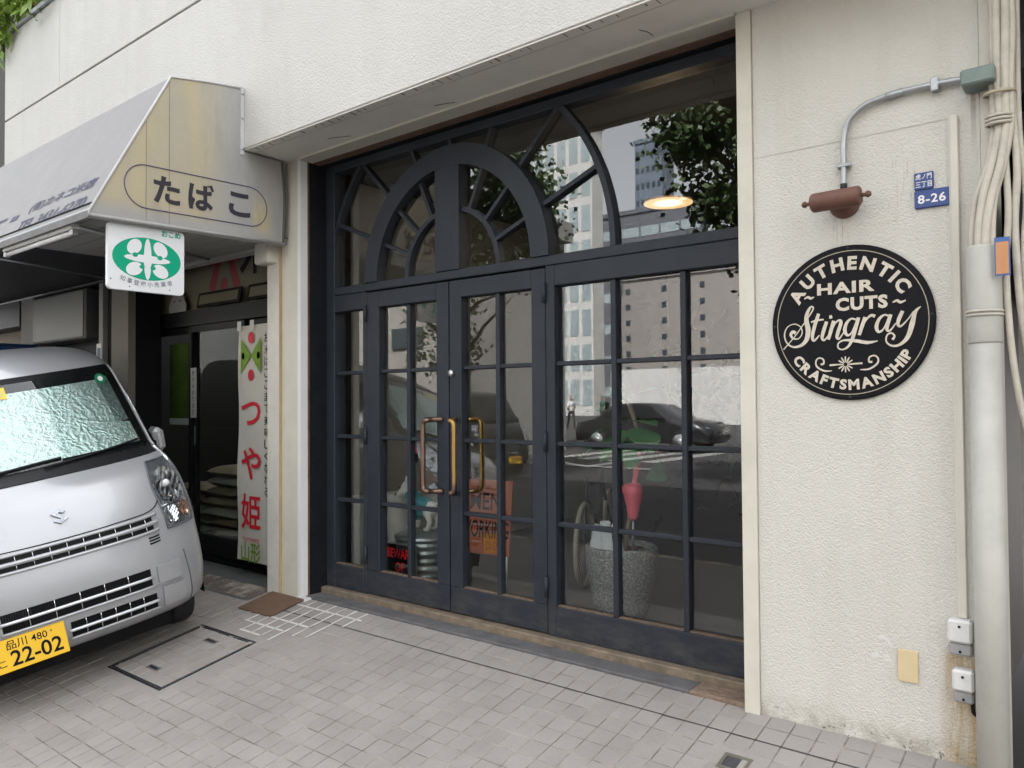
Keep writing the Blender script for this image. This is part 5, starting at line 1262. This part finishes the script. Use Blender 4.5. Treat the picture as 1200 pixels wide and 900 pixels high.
MB().tube(stem, [.014]*len(stem), 8).build('stem', mat('tan_stem', (.30, .22, .14), .8), fg)
lm = mat('broad_leaf', (.06, .19, .055), .6, var=.25, vscale=9, spec=.15)
for k, (dx, dy, dz, l, az, el) in enumerate(((.0, -.04, 1.10, .26, 215, -.3), (.14, -.05, 1.16, .24, 320, -.3), (.02, 0, 1.18, .24, 200, -.2), (.05, -.03, 1.14, .22, 250, -.6), (.08, -.03, 1.12, .20, 300, -.7), (.10, -.02, 1.20, .20, 340, .1), (.03, .0, 1.30, .22, 180, .5), (.06, .02, 1.34, .22, 30, .5), (.02, -.02, 1.24, .22, 225, .3), (.12, -.02, 1.06, .18, 285, -.5), (.05, -.02, 1.32, .2, 280, .6))):
    d = Vector((math.cos(R(az))*math.cos(el), math.sin(R(az))*math.cos(el), math.sin(el))); a = d.cross(Vector((0, 0, 1))).normalized(); nrm_ = a.cross(d); p = Vector((PCX+dx, PCY+dy, dz)); mb = MB(); vs_ = []
    for i in range(9):
        f = i/8; w = l*.46*math.sin(PI*min(1, f**.8*.93+.05))*(.72+.38*f); c = p + d*(l*f) + Vector((0, 0, -.25*l*f*f))
        for q in (-1, -.5, 0, .5, 1): vs_.append(c + a*(w*q) + nrm_*(-.05*l*(1-abs(q)) + .02*math.sin(9*f+q*3)*l))
    mb.add(vs_, [(i*5+j, i*5+j+1, (i+1)*5+j+1, (i+1)*5+j) for i in range(8) for j in range(4)], True); mb.build('leaf', lm, fg)
# pink flamingo ornament in the planter
def flamingo(name, label, base, sc, m, head=True, az=0.0):
    r_ = thing(name, label, 'ornament', base, 'pink ornaments behind the glass'); b = Vector(base); c_, s_ = math.cos(az), math.sin(az)
    T = lambda x, y, z: b + Vector((x*c_-y*s_, x*s_+y*c_, z))*sc
    mb = MB(); P = spline([T(0, 0, .18), T(.0, 0, .26), T(.04, 0, .38), T(.05, 0, .50), T(.01, 0, .58), T(-.06, 0, .585), T(-.10, 0, .54)], 6); mb.tube(P, [.03*sc if i < len(P)*.2 else .022*sc for i in range(len(P))], 10)
    mb.ell(T(0, 0, .10), (.085*sc, .06*sc, .10*sc), 14); mb.ell(T(-.10, 0, .535), (.04*sc, .03*sc, .034*sc), 12); mb.ell(T(.03, 0, .04), (.05*sc, .04*sc, .08*sc), 12)
    remesh(mb, 'body', m, .008, r_)
    MB().tube([T(-.13, 0, .525), T(-.16, 0, .49), T(-.155, 0, .46)], [.018*sc, .014*sc, .004*sc], 8).build('beak', M['dark'], r_)
    return r_
pink = mat('pink_plastic', (.72, .12, .17), .4, var=.15, vscale=20)
q = thing('pink_pump_ornament', 'pink plastic pump shaped ornament standing in the stone planter', 'ornament', (-2.36, .72, .43))
mb = MB(); mb.lathe([(.0, 0), (.03, .02), (.038, .08), (.05, .13), (.058, .17), (.05, .21), (.02, .22)], (-2.27, .70, .62), n=20); mb.tube([(-2.265, .70, .82), (-2.245, .70, .92), (-2.225, .70, 1.0)], [.016, .018, .02], 12); mb.ell((-2.225, .70, 1.0), (.021, .021, .021), 10)
mb.ell((-2.30, .70, .80), (.045, .035, .04), 12); remesh(mb, 'body', pink, .006, q)
MB().tube([(-2.29, .72, .42), (-2.27, .70, .64)], .008, 8).build('stake', M['galv'], q)
rg = thing('planter_bags', 'crumpled white packets stuck in the stone planter', 'packet', (-2.42, .66, .43))
for cx, cy, w, h, a in ((-2.50, .66, .10, .17, .25), (-2.40, .64, .07, .20, -.12), (-2.33, .66, .05, .19, -.22)):
    mb = MB(); mb.box(-w/2, w/2, -.014, .014, 0, h, ch=.01); mt_ = Matrix.Rotation(a, 3, 'Y'); mb.v = [tuple(Vector((cx, cy, .42)) + mt_ @ Vector(v)) for v in mb.v]
    mb.build('packet', mat('packet_white', (.60, .62, .64), .5, var=.3, vscale=24) if 'packet_white' not in bpy.data.materials else bpy.data.materials['packet_white'], rg)
gl_ = thing('green_pennant', 'small green cloth ornament hanging behind the right window', 'ornament', (-2.28, 1.0, .85)); MB().lathe([(.0, .10), (.012, .09), (.05, .03), (.075, -.02), (.06, -.03), (0, -.03)], (-2.27, 1.0, .86), n=14).build('cloth', mat('green_cloth', (.03, .20, .10), .7), gl_); MB().tube([(-2.27, 1.0, .96), (-2.27, 1.0, 1.04)], .006, 6).build('top', mat('orange_knob', (.5, .16, .05), .5), gl_)
# white pots at the left
wp_t = NT('rough_white_stone'); wp_t.coord(); wp_t.col(wp_t.mix(wp_t.noise(20, 5, .7), (.36, .35, .33), (.60, .59, .57))); wp_t.set(Roughness=.9); wp_t.bump(wp_t.noise(40, 4), .6, .008)
for nm, cx, cy, r, h, lb_ in (('white_urn', -4.60, .62, .155, .58, 'tall rough white urn behind the left sidelight'), ('grey_urn', -4.28, .80, .13, .62, 'tall grey urn behind the metal bin')):
    MB().lathe([(r*.62, .05), (r*.72, .10), (r*.9, h*.55), (r, h), (r*1.02, h+.02), (r*.86, h+.02), (r*.8, h-.05), (0, h-.05)], (cx, cy, 0), n=32).build(nm, wp_t.m, None, lb_, 'urn')
# metal bin with warning board
BC = (-3.93, .68)
bn_ = thing('metal_bin', 'galvanised metal bin under the dog figure behind the left door', 'bin', (BC[0], BC[1], .05))
gal = mat('galvanised_bin', (.40, .44, .44), .35, .85, var=.15, vscale=12)
prof = [(.165, .05), (.18, .06)] + [(.182+.02*(z-.06)/.3 + .003*math.sin(z*120), z) for z in np.arange(.06, .36, .008)] + [(.205, .362)]
MB().lathe(prof, (*BC, 0), n=36).build('drum', gal, bn_)
MB().lathe([(.212, .355), (.214, .385), (.20, .392), (.17, .405), (.09, .418), (0, .422)], (*BC, 0), n=36).build('lid', gal, bn_)
wb = thing('warning_board', 'black board with red letters reading BEWARE OF DOG leaning on the bin', 'sign', (-3.95, .44, .05))
wb.location = (-3.93, .445, .05); OFF[wb.name] = Vector(wb.location)
bx(-4.075, -3.785, .440, .450, .055, .345).build('board', M['dark'], wb); bx(-4.085, -4.075, .438, .452, .05, .35).build('frame_side', M['galv'], wb); bx(-3.785, -3.775, .438, .452, .05, .35).build('frame_side', M['galv'], wb); bx(-4.085, -3.775, .438, .452, .345, .355).build('frame_top', M['galv'], wb)
wred = mat('warning_red', (.75, .015, .03), .5, var=0)
for s_, z, w, h in (('BEWARE', .285, .25, .065), ('OF', .195, .09, .065), ('DOG', .105, .14, .07)):
    mb = MB(); put_text(mb, fit_geo(text_geo(s_, 1, .03), w=w, h=h), (-3.93, .4385, z), ax_, ay_); mb.build('lettering', wred, wb)
# dog figure standing on the bin, head to the left
dg = thing('dog_figure', 'white dog figure in a teal shirt standing on the metal bin', 'figure', (BC[0], BC[1], .42))
DB = Vector((BC[0]-.03, BC[1]-.03, .42))
D = lambda x, y, z: DB + Vector((x, y, z))
mb = MB(); mb.ell(D(.06, 0, .155), (.115, .062, .066), 16); mb.ell(D(-.03, 0, .175), (.065, .062, .075), 14); capsule(mb, D(-.05, 0, .20), D(-.095, 0, .265), .045, .042)
capsule(mb, D(-.10, -.005, .285), D(-.175, -.02, .235), .046, .022); mb.ell(D(-.105, -.005, .285), (.052, .046, .05), 14); mb.ell(D(-.18, -.02, .228), (.024, .022, .020), 10)
for sy in (-1, 1):
    capsule(mb, D(-.04, sy*.036, .14), D(-.045, sy*.038, .02), .024, .017); mb.ell(D(-.058, sy*.038, .013), (.03, .018, .013), 10)
    capsule(mb, D(.12, sy*.036, .13), D(.145, sy*.038, .07), .030, .018); capsule(mb, D(.145, sy*.038, .07), D(.125, sy*.038, .02), .018, .015); mb.ell(D(.11, sy*.038, .013), (.03, .018, .013), 10)
    capsule(mb, D(-.09, sy*.030, .32), D(-.082, sy*.042, .372), .018, .005)
capsule(mb, D(.165, 0, .18), D(.23, 0, .24), .014, .006)
remesh(mb, 'body', mat('white_figure_paint', (.72, .70, .66), .4, var=.05), .0055, dg, 4)
mb = MB(); mb.ell(D(.05, 0, .160), (.105, .068, .072), 16); mb.ell(D(-.03, 0, .178), (.070, .068, .080), 14); capsule(mb, D(-.045, 0, .20), D(-.075, 0, .238), .053, .050)
for sy in (-1, 1): capsule(mb, D(-.04, sy*.036, .14), D(-.044, sy*.038, .07), .030, .024)
remesh(mb, 'shirt', mat('teal_shirt', (.02, .22, .25), .5, var=.1), .0055, dg, 4)
mb = MB(); mb.ell(D(-.205, -.025, .232), (.012, .012, .011), 10); mb.build('nose', M['dark'], dg)
for sy in (-1, 1): MB().ell(D(-.145, -.012+sy*.034, .285), (.006, .006, .007), 8).build('eye', M['dark'], dg)
flamingo('pink_flamingo', 'pink plastic flamingo behind the dog figure', (-4.34, .95, .42), .95, pink, az=2.6)
# orange road-works board inside the door
ob = thing('works_board', 'orange folding board with black letters behind the right door', 'sign', (-3.3, .62, .05)); ob.rotation_euler = (-.12, 0, .12)
OFF[ob.name] = Vector(ob.location); om = mat('orange_board', (.34, .07, .02), .5, var=.1)
bx(-3.56, -3.16, .62, .63, .32, .80).build('board', om, ob)
for x in (-3.53, -3.19): bx(x-.015, x+.015, .625, .64, .05, .32).build('leg', M['white'], ob)
for s_, z, w in (('MEN', .66, .24), ('WORKING', .48, .38)): mb = MB(); put_text(mb, fit_geo(text_geo(s_, 1, .012), w=w, h=.11), (-3.36, .6185, z), ax_, ay_); mb.build('lettering', M['dark'], ob)
# bicycle at the back
bk = thing('bicycle', 'bicycle with cream tyres standing behind the stone planter', 'bicycle', (-2.5, 1.3, .05)); cream = mat('cream_tyre', (.36, .33, .26), .7)
def whl(x, y, z, r):
    w_ = MB().tube([(x-.36*r*math.cos(2*PI*k/40), y+.93*r*math.cos(2*PI*k/40), z+r*math.sin(2*PI*k/40)) for k in range(40)], .018, 8, closed=True).build('wheel', cream, bk)
    for k in range(12): a = PI*k/12; MB().tube([(x+.36*r*math.cos(a), y-.93*r*math.cos(a), z-r*math.sin(a)), (x-.36*r*math.cos(a), y+.93*r*math.cos(a), z+r*math.sin(a))], .0018, 4).build('spoke', M['steel'], w_)
BKD = Vector((.28, .93, 0))
whl(-2.95, 1.22, .34, .27); whl(-3.27, 2.06, .34, .27)
dk = M['darkgrey']
def bp(u, v, z): return (-2.95-.34*u-.93*v, 1.22+.90*u-.35*v, z)
for a, b in ((bp(0, 0, .34), bp(.08, 0, .80)), (bp(.08, 0, .74), bp(.62, 0, .70)), (bp(.09, 0, .66), bp(.52, 0, .32)), (bp(.52, 0, .32), bp(.62, 0, .80)), (bp(.52, 0, .32), bp(.95, 0, .34)), (bp(.62, 0, .70), bp(.95, 0, .34))): MB().tube([a, b], .014, 8).build('frame_tube', dk, bk)
MB().tube([bp(.02, -.24, .90), bp(.08, -.14, .88), bp(.08, 0, .86), bp(.08, .14, .88), bp(.02, .24, .90)], .011, 8).build('handlebar', M['steel'], bk); MB().ell(bp(.62, 0, .83), (.07, .11, .03), 12).build('saddle', M['dark'], bk)
# pendant lamp
pdl = thing('pendant_lamp', 'lit flat disc pendant lamp hanging inside the salon', 'lamp', (-2.45, 1.6, 2.6))
MB().lathe([(.0, .02), (.17, .006), (.175, .0), (.170, -.004)], (-2.47, 1.55, 2.655), n=40).build('shade', M['brass'], pdl)
MB().lathe([(.165, -.002), (.0, -.0035)][::1], (-2.47, 1.55, 2.645), n=40).build('diffuser', emis('warm_diffuser', (1.0, .62, .28), .16), pdl); MB().tube([(-2.47, 1.55, 2.67), (-2.47, 1.55, 3.05)], .004, 6).build('cord', M['dark'], pdl)
pl_d = bpy.data.lights.new('pendant_light', 'POINT'); pl_d.energy = 1.5; pl_d.color = (1, .72, .42); pl_d.shadow_soft_size = .12
pl_o = bpy.data.objects.new('pendant_light', pl_d); COL.objects.link(pl_o); pl_o.parent = pdl; pl_o.location = Vector((-2.47, 1.55, 2.56)) - OFF[pdl.name]
# dark house plant at the right
dp = thing('indoor_bush', 'dark leafy plant at the right end of the salon window', 'plant', (-1.75, 1.3, .05)); MB().tube([(-1.75, 1.3, .05), (-1.76, 1.3, .8), (-1.7, 1.3, 1.5)], .02, 8).build('stem', M['bark'], dp); leafset('foliage', M['leafdark'], dp, (-1.75, 1.3, 1.35), (.22, .18, .28), 420, .13, rp)

# ================================================================ across the street (seen mirrored in the glass)
def tower(name, label, x0, x1, y0, y1, z1, m, mw, nx, nz, win=(.55, .5), z0=-.2, parts=True):
    b = thing(name, label, 'building', ((x0+x1)/2, (y0+y1)/2, z0)); bx(x0, x1, y0, y1, z0, z1).build('wall', m, b)
    dx, dz = (x1-x0)/nx, (z1-z0-1)/nz
    for i in range(nx):
        for j in range(nz):
            cx, cz = x0+(i+.5)*dx, z0+.6+(j+.5)*dz
            bx(cx-dx*win[0]/2, cx+dx*win[0]/2, y1-.02, y1+.05, cz-dz*win[1]/2, cz+dz*win[1]/2).build('window', mw, b)
    bx(x0-.2, x1+.2, y0-.2, y1+.2, z1, z1+.6).build('parapet', m, b); return b
wg = mat('far_window_glass', (.05, .07, .09), .15, var=.2, vscale=.3); wg2 = mat('far_window_pale', (.35, .42, .44), .2, var=.2, vscale=.2)
tower('glass_tower', 'white office tower with pale glass bands across the street', -50, -42.6, -64, -62, 29, mat('far_white', (.62, .62, .60), .6, var=.06, vscale=.2), wg2, 5, 8, (.7, .75))
tower('grey_tower', 'slim blue grey high-rise tower across the street', -60.6, -56, -106, -102, 41, mat('far_blue_grey', (.16, .20, .25), .4, var=.1, vscale=.1), wg, 5, 16, (.55, .35))
tower('dark_block', 'dark office block between the towers across the street', -62, -44, -92, -90, 27, mat('far_dark', (.13, .14, .16), .6, var=.1, vscale=.1), wg2, 6, 6, (.9, .3))
tower('beige_slab', 'beige slab block with a column of small windows across the street', -48.5, -30, -88, -75, 15.2, mat('far_beige', (.33, .31, .29), .7, var=.08, vscale=.2), wg, 4, 8, (.12, .35))
tower('white_block', 'large plain white building on the left across the street', -46, -36.6, -46, -44, 9.6, mat('far_plain_white', (.70, .69, .67), .7, var=.05, vscale=.2), wg2, 6, 1, (.05, .05))
tower('corner_house', 'grey rendered corner house with a small window across the street', -24, -13.8, -16, -11.0, 6.2, mat('far_house', (.36, .35, .33), .8, var=.1, vscale=.5), wg, 3, 3, (.35, .3), -.3)
tower('brown_block', 'brown tiled block at the right across the street', -26, 30, -90, -76, 22, mat('far_brown', (.28, .22, .17), .7, var=.1, vscale=.2), wg, 14, 8, (.5, .45))
tower('pale_block', 'pale tiled apartment block farther along the street on the right', 14, 44, -30, -20, 24, mat('far_pale', (.42, .41, .38), .7, var=.1, vscale=.2), wg, 8, 8, (.5, .45))
tower('grey_block', 'grey concrete block far along the street on the left', -120, -70, -40, -20, 18, mat('far_grey', (.36, .36, .36), .7, var=.1, vscale=.2), wg, 10, 5, (.5, .45))
ho = thing('hoarding', 'white construction hoarding across the street', 'hoarding', (-18, -40, 0)); hm = mat('hoarding_white', (.68, .68, .67), .6, var=.04, vscale=.3)
for k in range(17):
    x = -27 + k*1.2; bx(x, x+1.18, -40.04, -40, -.15, 3.3).build('panel', hm, ho)
# street trees
def tree(name, label, base, h, cr_, n, ls, seed, trunk_r=.2, cz=.68, flat=.8):
    rnd = random.Random(seed); b = Vector(base); t_ = thing(name, label, 'tree', base, 'street trees across the road'); tops = []
    P = spline([b, b+Vector((.1, 0, h*.25)), b+Vector((-.05, .1, h*.5)), b+Vector((.1, 0, h*.8))], 5); mb = MB(); mb.tube(P, [trunk_r*(1-.7*i/(len(P)-1)) for i in range(len(P))], 10)
    for k in range(9):
        s0 = P[int(len(P)*(.4+.06*k)) if int(len(P)*(.4+.06*k)) < len(P) else -1]; a = k*2.4; e = s0 + Vector((math.cos(a)*cr_*.7, math.sin(a)*cr_*.7, h*rnd.uniform(.08, .25))); mb.tube([s0, s0.lerp(e, .5)+Vector((0, 0, .15)), e], [trunk_r*.35, trunk_r*.22, trunk_r*.06], 6); tops.append(e)
    mb.build('trunk', M['bark'], t_); mb = MB(); cl_ = []
    for k in range(34):
        while True:
            v = Vector((rnd.uniform(-1, 1), rnd.uniform(-1, 1), rnd.uniform(-1, 1)))
            if v.length < 1: break
        cl_.append(b + Vector((v.x*cr_, v.y*cr_, h*cz + v.z*h*(1-cz)*flat)))
    for _ in range(n):
        c = rnd.choice(cl_); p = c + Vector((rnd.gauss(0, .16), rnd.gauss(0, .16), rnd.gauss(0, .13)))*cr_; d = Vector((rnd.gauss(0, 1), rnd.gauss(0, 1), rnd.gauss(0, 1))).normalized(); a = d.cross(Vector((rnd.gauss(0, 1), rnd.gauss(0, 1), rnd.gauss(0, 1)))).normalized(); l = ls*rnd.uniform(.6, 1.3)
        mb.add([p, p+d*l*.5+a*l*.4, p+d*l, p+d*l*.5-a*l*.4], [(0, 1, 2, 3)])
    mb.build('crown', M['leaf'], t_, kind='stuff'); return t_
tree('street_tree', 'large dark street tree at the right kerb opposite the window', (-4.6, -8.6, -.45), 9.2, 1.9, 20000, .125, 5, .32, .66)
tree('street_tree', 'leafy street tree opposite the arched fanlight', (-10.3, -7.3, -.45), 8.0, 2.0, 13000, .12, 9, .16, .72)
tree('street_tree', 'young street tree beside the dark van across the road', (-12.6, -9.4, -.4), 4.4, .9, 1100, .12, 15, .022, .70)
tree('street_tree', 'street tree far to the right along the kerb', (3.5, -8.6, -.45), 8.5, 2.0, 5000, .20, 25, .2, .66)
# dark kei van and dark sedan over the road
VM['darkpaint'] = car_paint('dark_car_paint', (.03, .032, .036), .3)
v2 = make_van('oncoming_van', 'dark kei van with a yellow plate standing over the road', None, VM['darkpaint'], VM['yellow'], shade=False, text=None); park(v2, -11.3, -9.6, 20, -.32)
sd = thing('dark_sedan', 'dark saloon car parked across the street', 'car', (-11.8, -17.7, -.2)); sd.rotation_euler = (0, 0, -.0)
prof = [(-2.2, .28), (-2.25, .55), (-2.15, .85), (-1.55, .95), (-.95, 1.38), (-.2, 1.44), (.45, 1.38), (1.15, .98), (1.95, .85), (2.2, .68), (2.22, .35), (2.1, .25)]
mb = MB(); NP = len(prof); cols = [(-.88, .90), (-.82, 1.0), (0, 1.03), (.82, 1.0), (.88, .90)]; vs_ = []
for yy_, q in cols:
    for x, z in prof:
        ty = yy_*(1-.22*max(0, (z-.9)/.55)); vs_.append((sd.location.x+x*q, sd.location.y+ty, sd.location.z+.25+(z-.25)*(.97 if abs(yy_) > .85 else 1)))
mb.add(vs_, [(c*NP+i, c*NP+(i+1) % NP, (c+1)*NP+(i+1) % NP, (c+1)*NP+i)[::-1] for c in range(4) for i in range(NP)] + [tuple(range(NP)), tuple(range(4*NP, 5*NP))[::-1]], True)
mb.build('body', VM['darkpaint'], sd)
L0 = sd.location
for s_ in (-1, 1):
    for a in ([(-1.35, .98), (-.88, 1.33), (-.25, 1.38), (-.25, .98)], [(-.18, .98), (-.18, 1.38), (.40, 1.33), (.98, .98)]):
        mb = MB(); mb.add([(L0.x+x, L0.y+s_*(.885*(1-.22*max(0, (z-.9)/.55))+.004), L0.z+z) for x, z in a], [(0, 1, 2, 3)]); mb.build('side_window', VM['sideglass'], sd)
    for x in (-1.4, 1.4):
        w_ = MB().lathe([(.2, -.1), (.31, -.1), (.32, -.07), (.32, .07), (.31, .1), (.2, .1)], (L0.x+x, L0.y+s_*.79, L0.z+.32), (0, 1, 0), 28).build('wheel', VM['tyre'], sd); MB().lathe([(.21, 0), (.19, -.02), (.05, .0), (0, .01)], (L0.x+x, L0.y+s_*.895, L0.z+.32), (0, s_, 0), 20).build('rim', VM['silverbar'], w_)
    MB().ell((L0.x+2.12, L0.y+s_*.62, L0.z+.68), (.09, .16, .07), 10).build('headlight', VM['chrome'], sd)
# pedestrians
def person(label, base, walk, shirt, trousers, hz_, bag):
    p_ = thing('person', label, 'person', base, 'pedestrians across the street'); b = Vector(base); w = walk; c_, s_ = math.cos(hz_), math.sin(hz_)
    T = lambda x, y, z: b + Vector((x*c_-y*s_, x*s_+y*c_, z)); mb = MB()
    for sy, f in ((-1, 1), (1, -1)):
        k = T(.18*w*f+.05, sy*.09, .48); capsule(mb, T(0, sy*.09, .90), k, .085, .06); capsule(mb, k, T(.33*w*f-.04, sy*.09, .09), .058, .042); capsule(mb, T(.33*w*f-.06, sy*.09, .05), T(.33*w*f+.12, sy*.09, .045), .045, .035)
        e = T(-.12*w*f+.02, sy*.24, 1.12); h_ = T(.16 if sy > 0 else -.2*w*f+.05, sy*.18, 1.12 if sy > 0 else .86); capsule(mb, T(0, sy*.19, 1.42), e, .05, .042); capsule(mb, e, h_, .040, .030); mb.ell(h_, (.045, .03, .05), 8)
    capsule(mb, T(0, 0, .95), T(0, 0, 1.15), .135, .13); mb.ell(T(0, 0, 1.30), (.13, .19, .18), 12); capsule(mb, T(0, 0, 1.42), T(.02, 0, 1.54), .055, .05); mb.ell(T(.02, 0, 1.63), (.095, .078, .115), 12)
    for e in (mb,): pass
    ob_ = remesh(mb, 'body', [mat('trousers_cloth', trousers, .8), mat('shirt_cloth', shirt, .8), mat('skin_tone', (.42, .26, .18), .6), mat('hair_black', (.015, .013, .012), .7)], .018, p_, 3)
    for pl_ in ob_.data.polygons:
        q = pl_.center; r_ = math.hypot(q.x, q.y); pl_.material_index = 0 if q.z < .95 else (3 if q.z > 1.63 and (q.x*c_+q.y*s_) < .06 else (2 if q.z > 1.50 or (r_ > .2 and q.z < 1.2 and q.z < 1.25) else 1))
    if bag: bx(b.x-.26*c_-.1, b.x-.26*c_+.1, b.y-.26*s_-.12, b.y-.26*s_+.12, b.z+1.0, b.z+1.42, ch=.05).build('backpack', M['dark'], p_)
    return p_
person('walking person in white shirt and dark trousers with a backpack', (-23.4, -30.2, -.17), 1.0, (.65, .65, .66), (.03, .03, .035), .6, True)
person('standing person in a dark green top by the hoarding', (-22.1, -31.2, -.17), .15, (.04, .14, .09), (.03, .03, .035), 2.2, True)
# pole with round no-parking sign
ps = thing('no_parking_sign', 'grey pole with a round blue and red traffic sign across the street', 'traffic sign', (-13.2, -30, -.15))
MB().tube([(-13.2, -30, -.15), (-13.2, -30, 3.2)], .05, 10).build('pole', M['galv'], ps); MB().lathe([(.32, 0), (.32, .03), (0, .03)], (-13.2, -29.94, 3.0), (0, 1, 0), 24).build('disc', mat('traffic_red', (.5, .02, .02), .5), ps); MB().lathe([(.24, 0), (.24, .005), (0, .005)], (-13.2, -29.905, 3.0), (0, 1, 0), 24).build('centre', mat('traffic_blue', (.02, .06, .3), .5), ps)
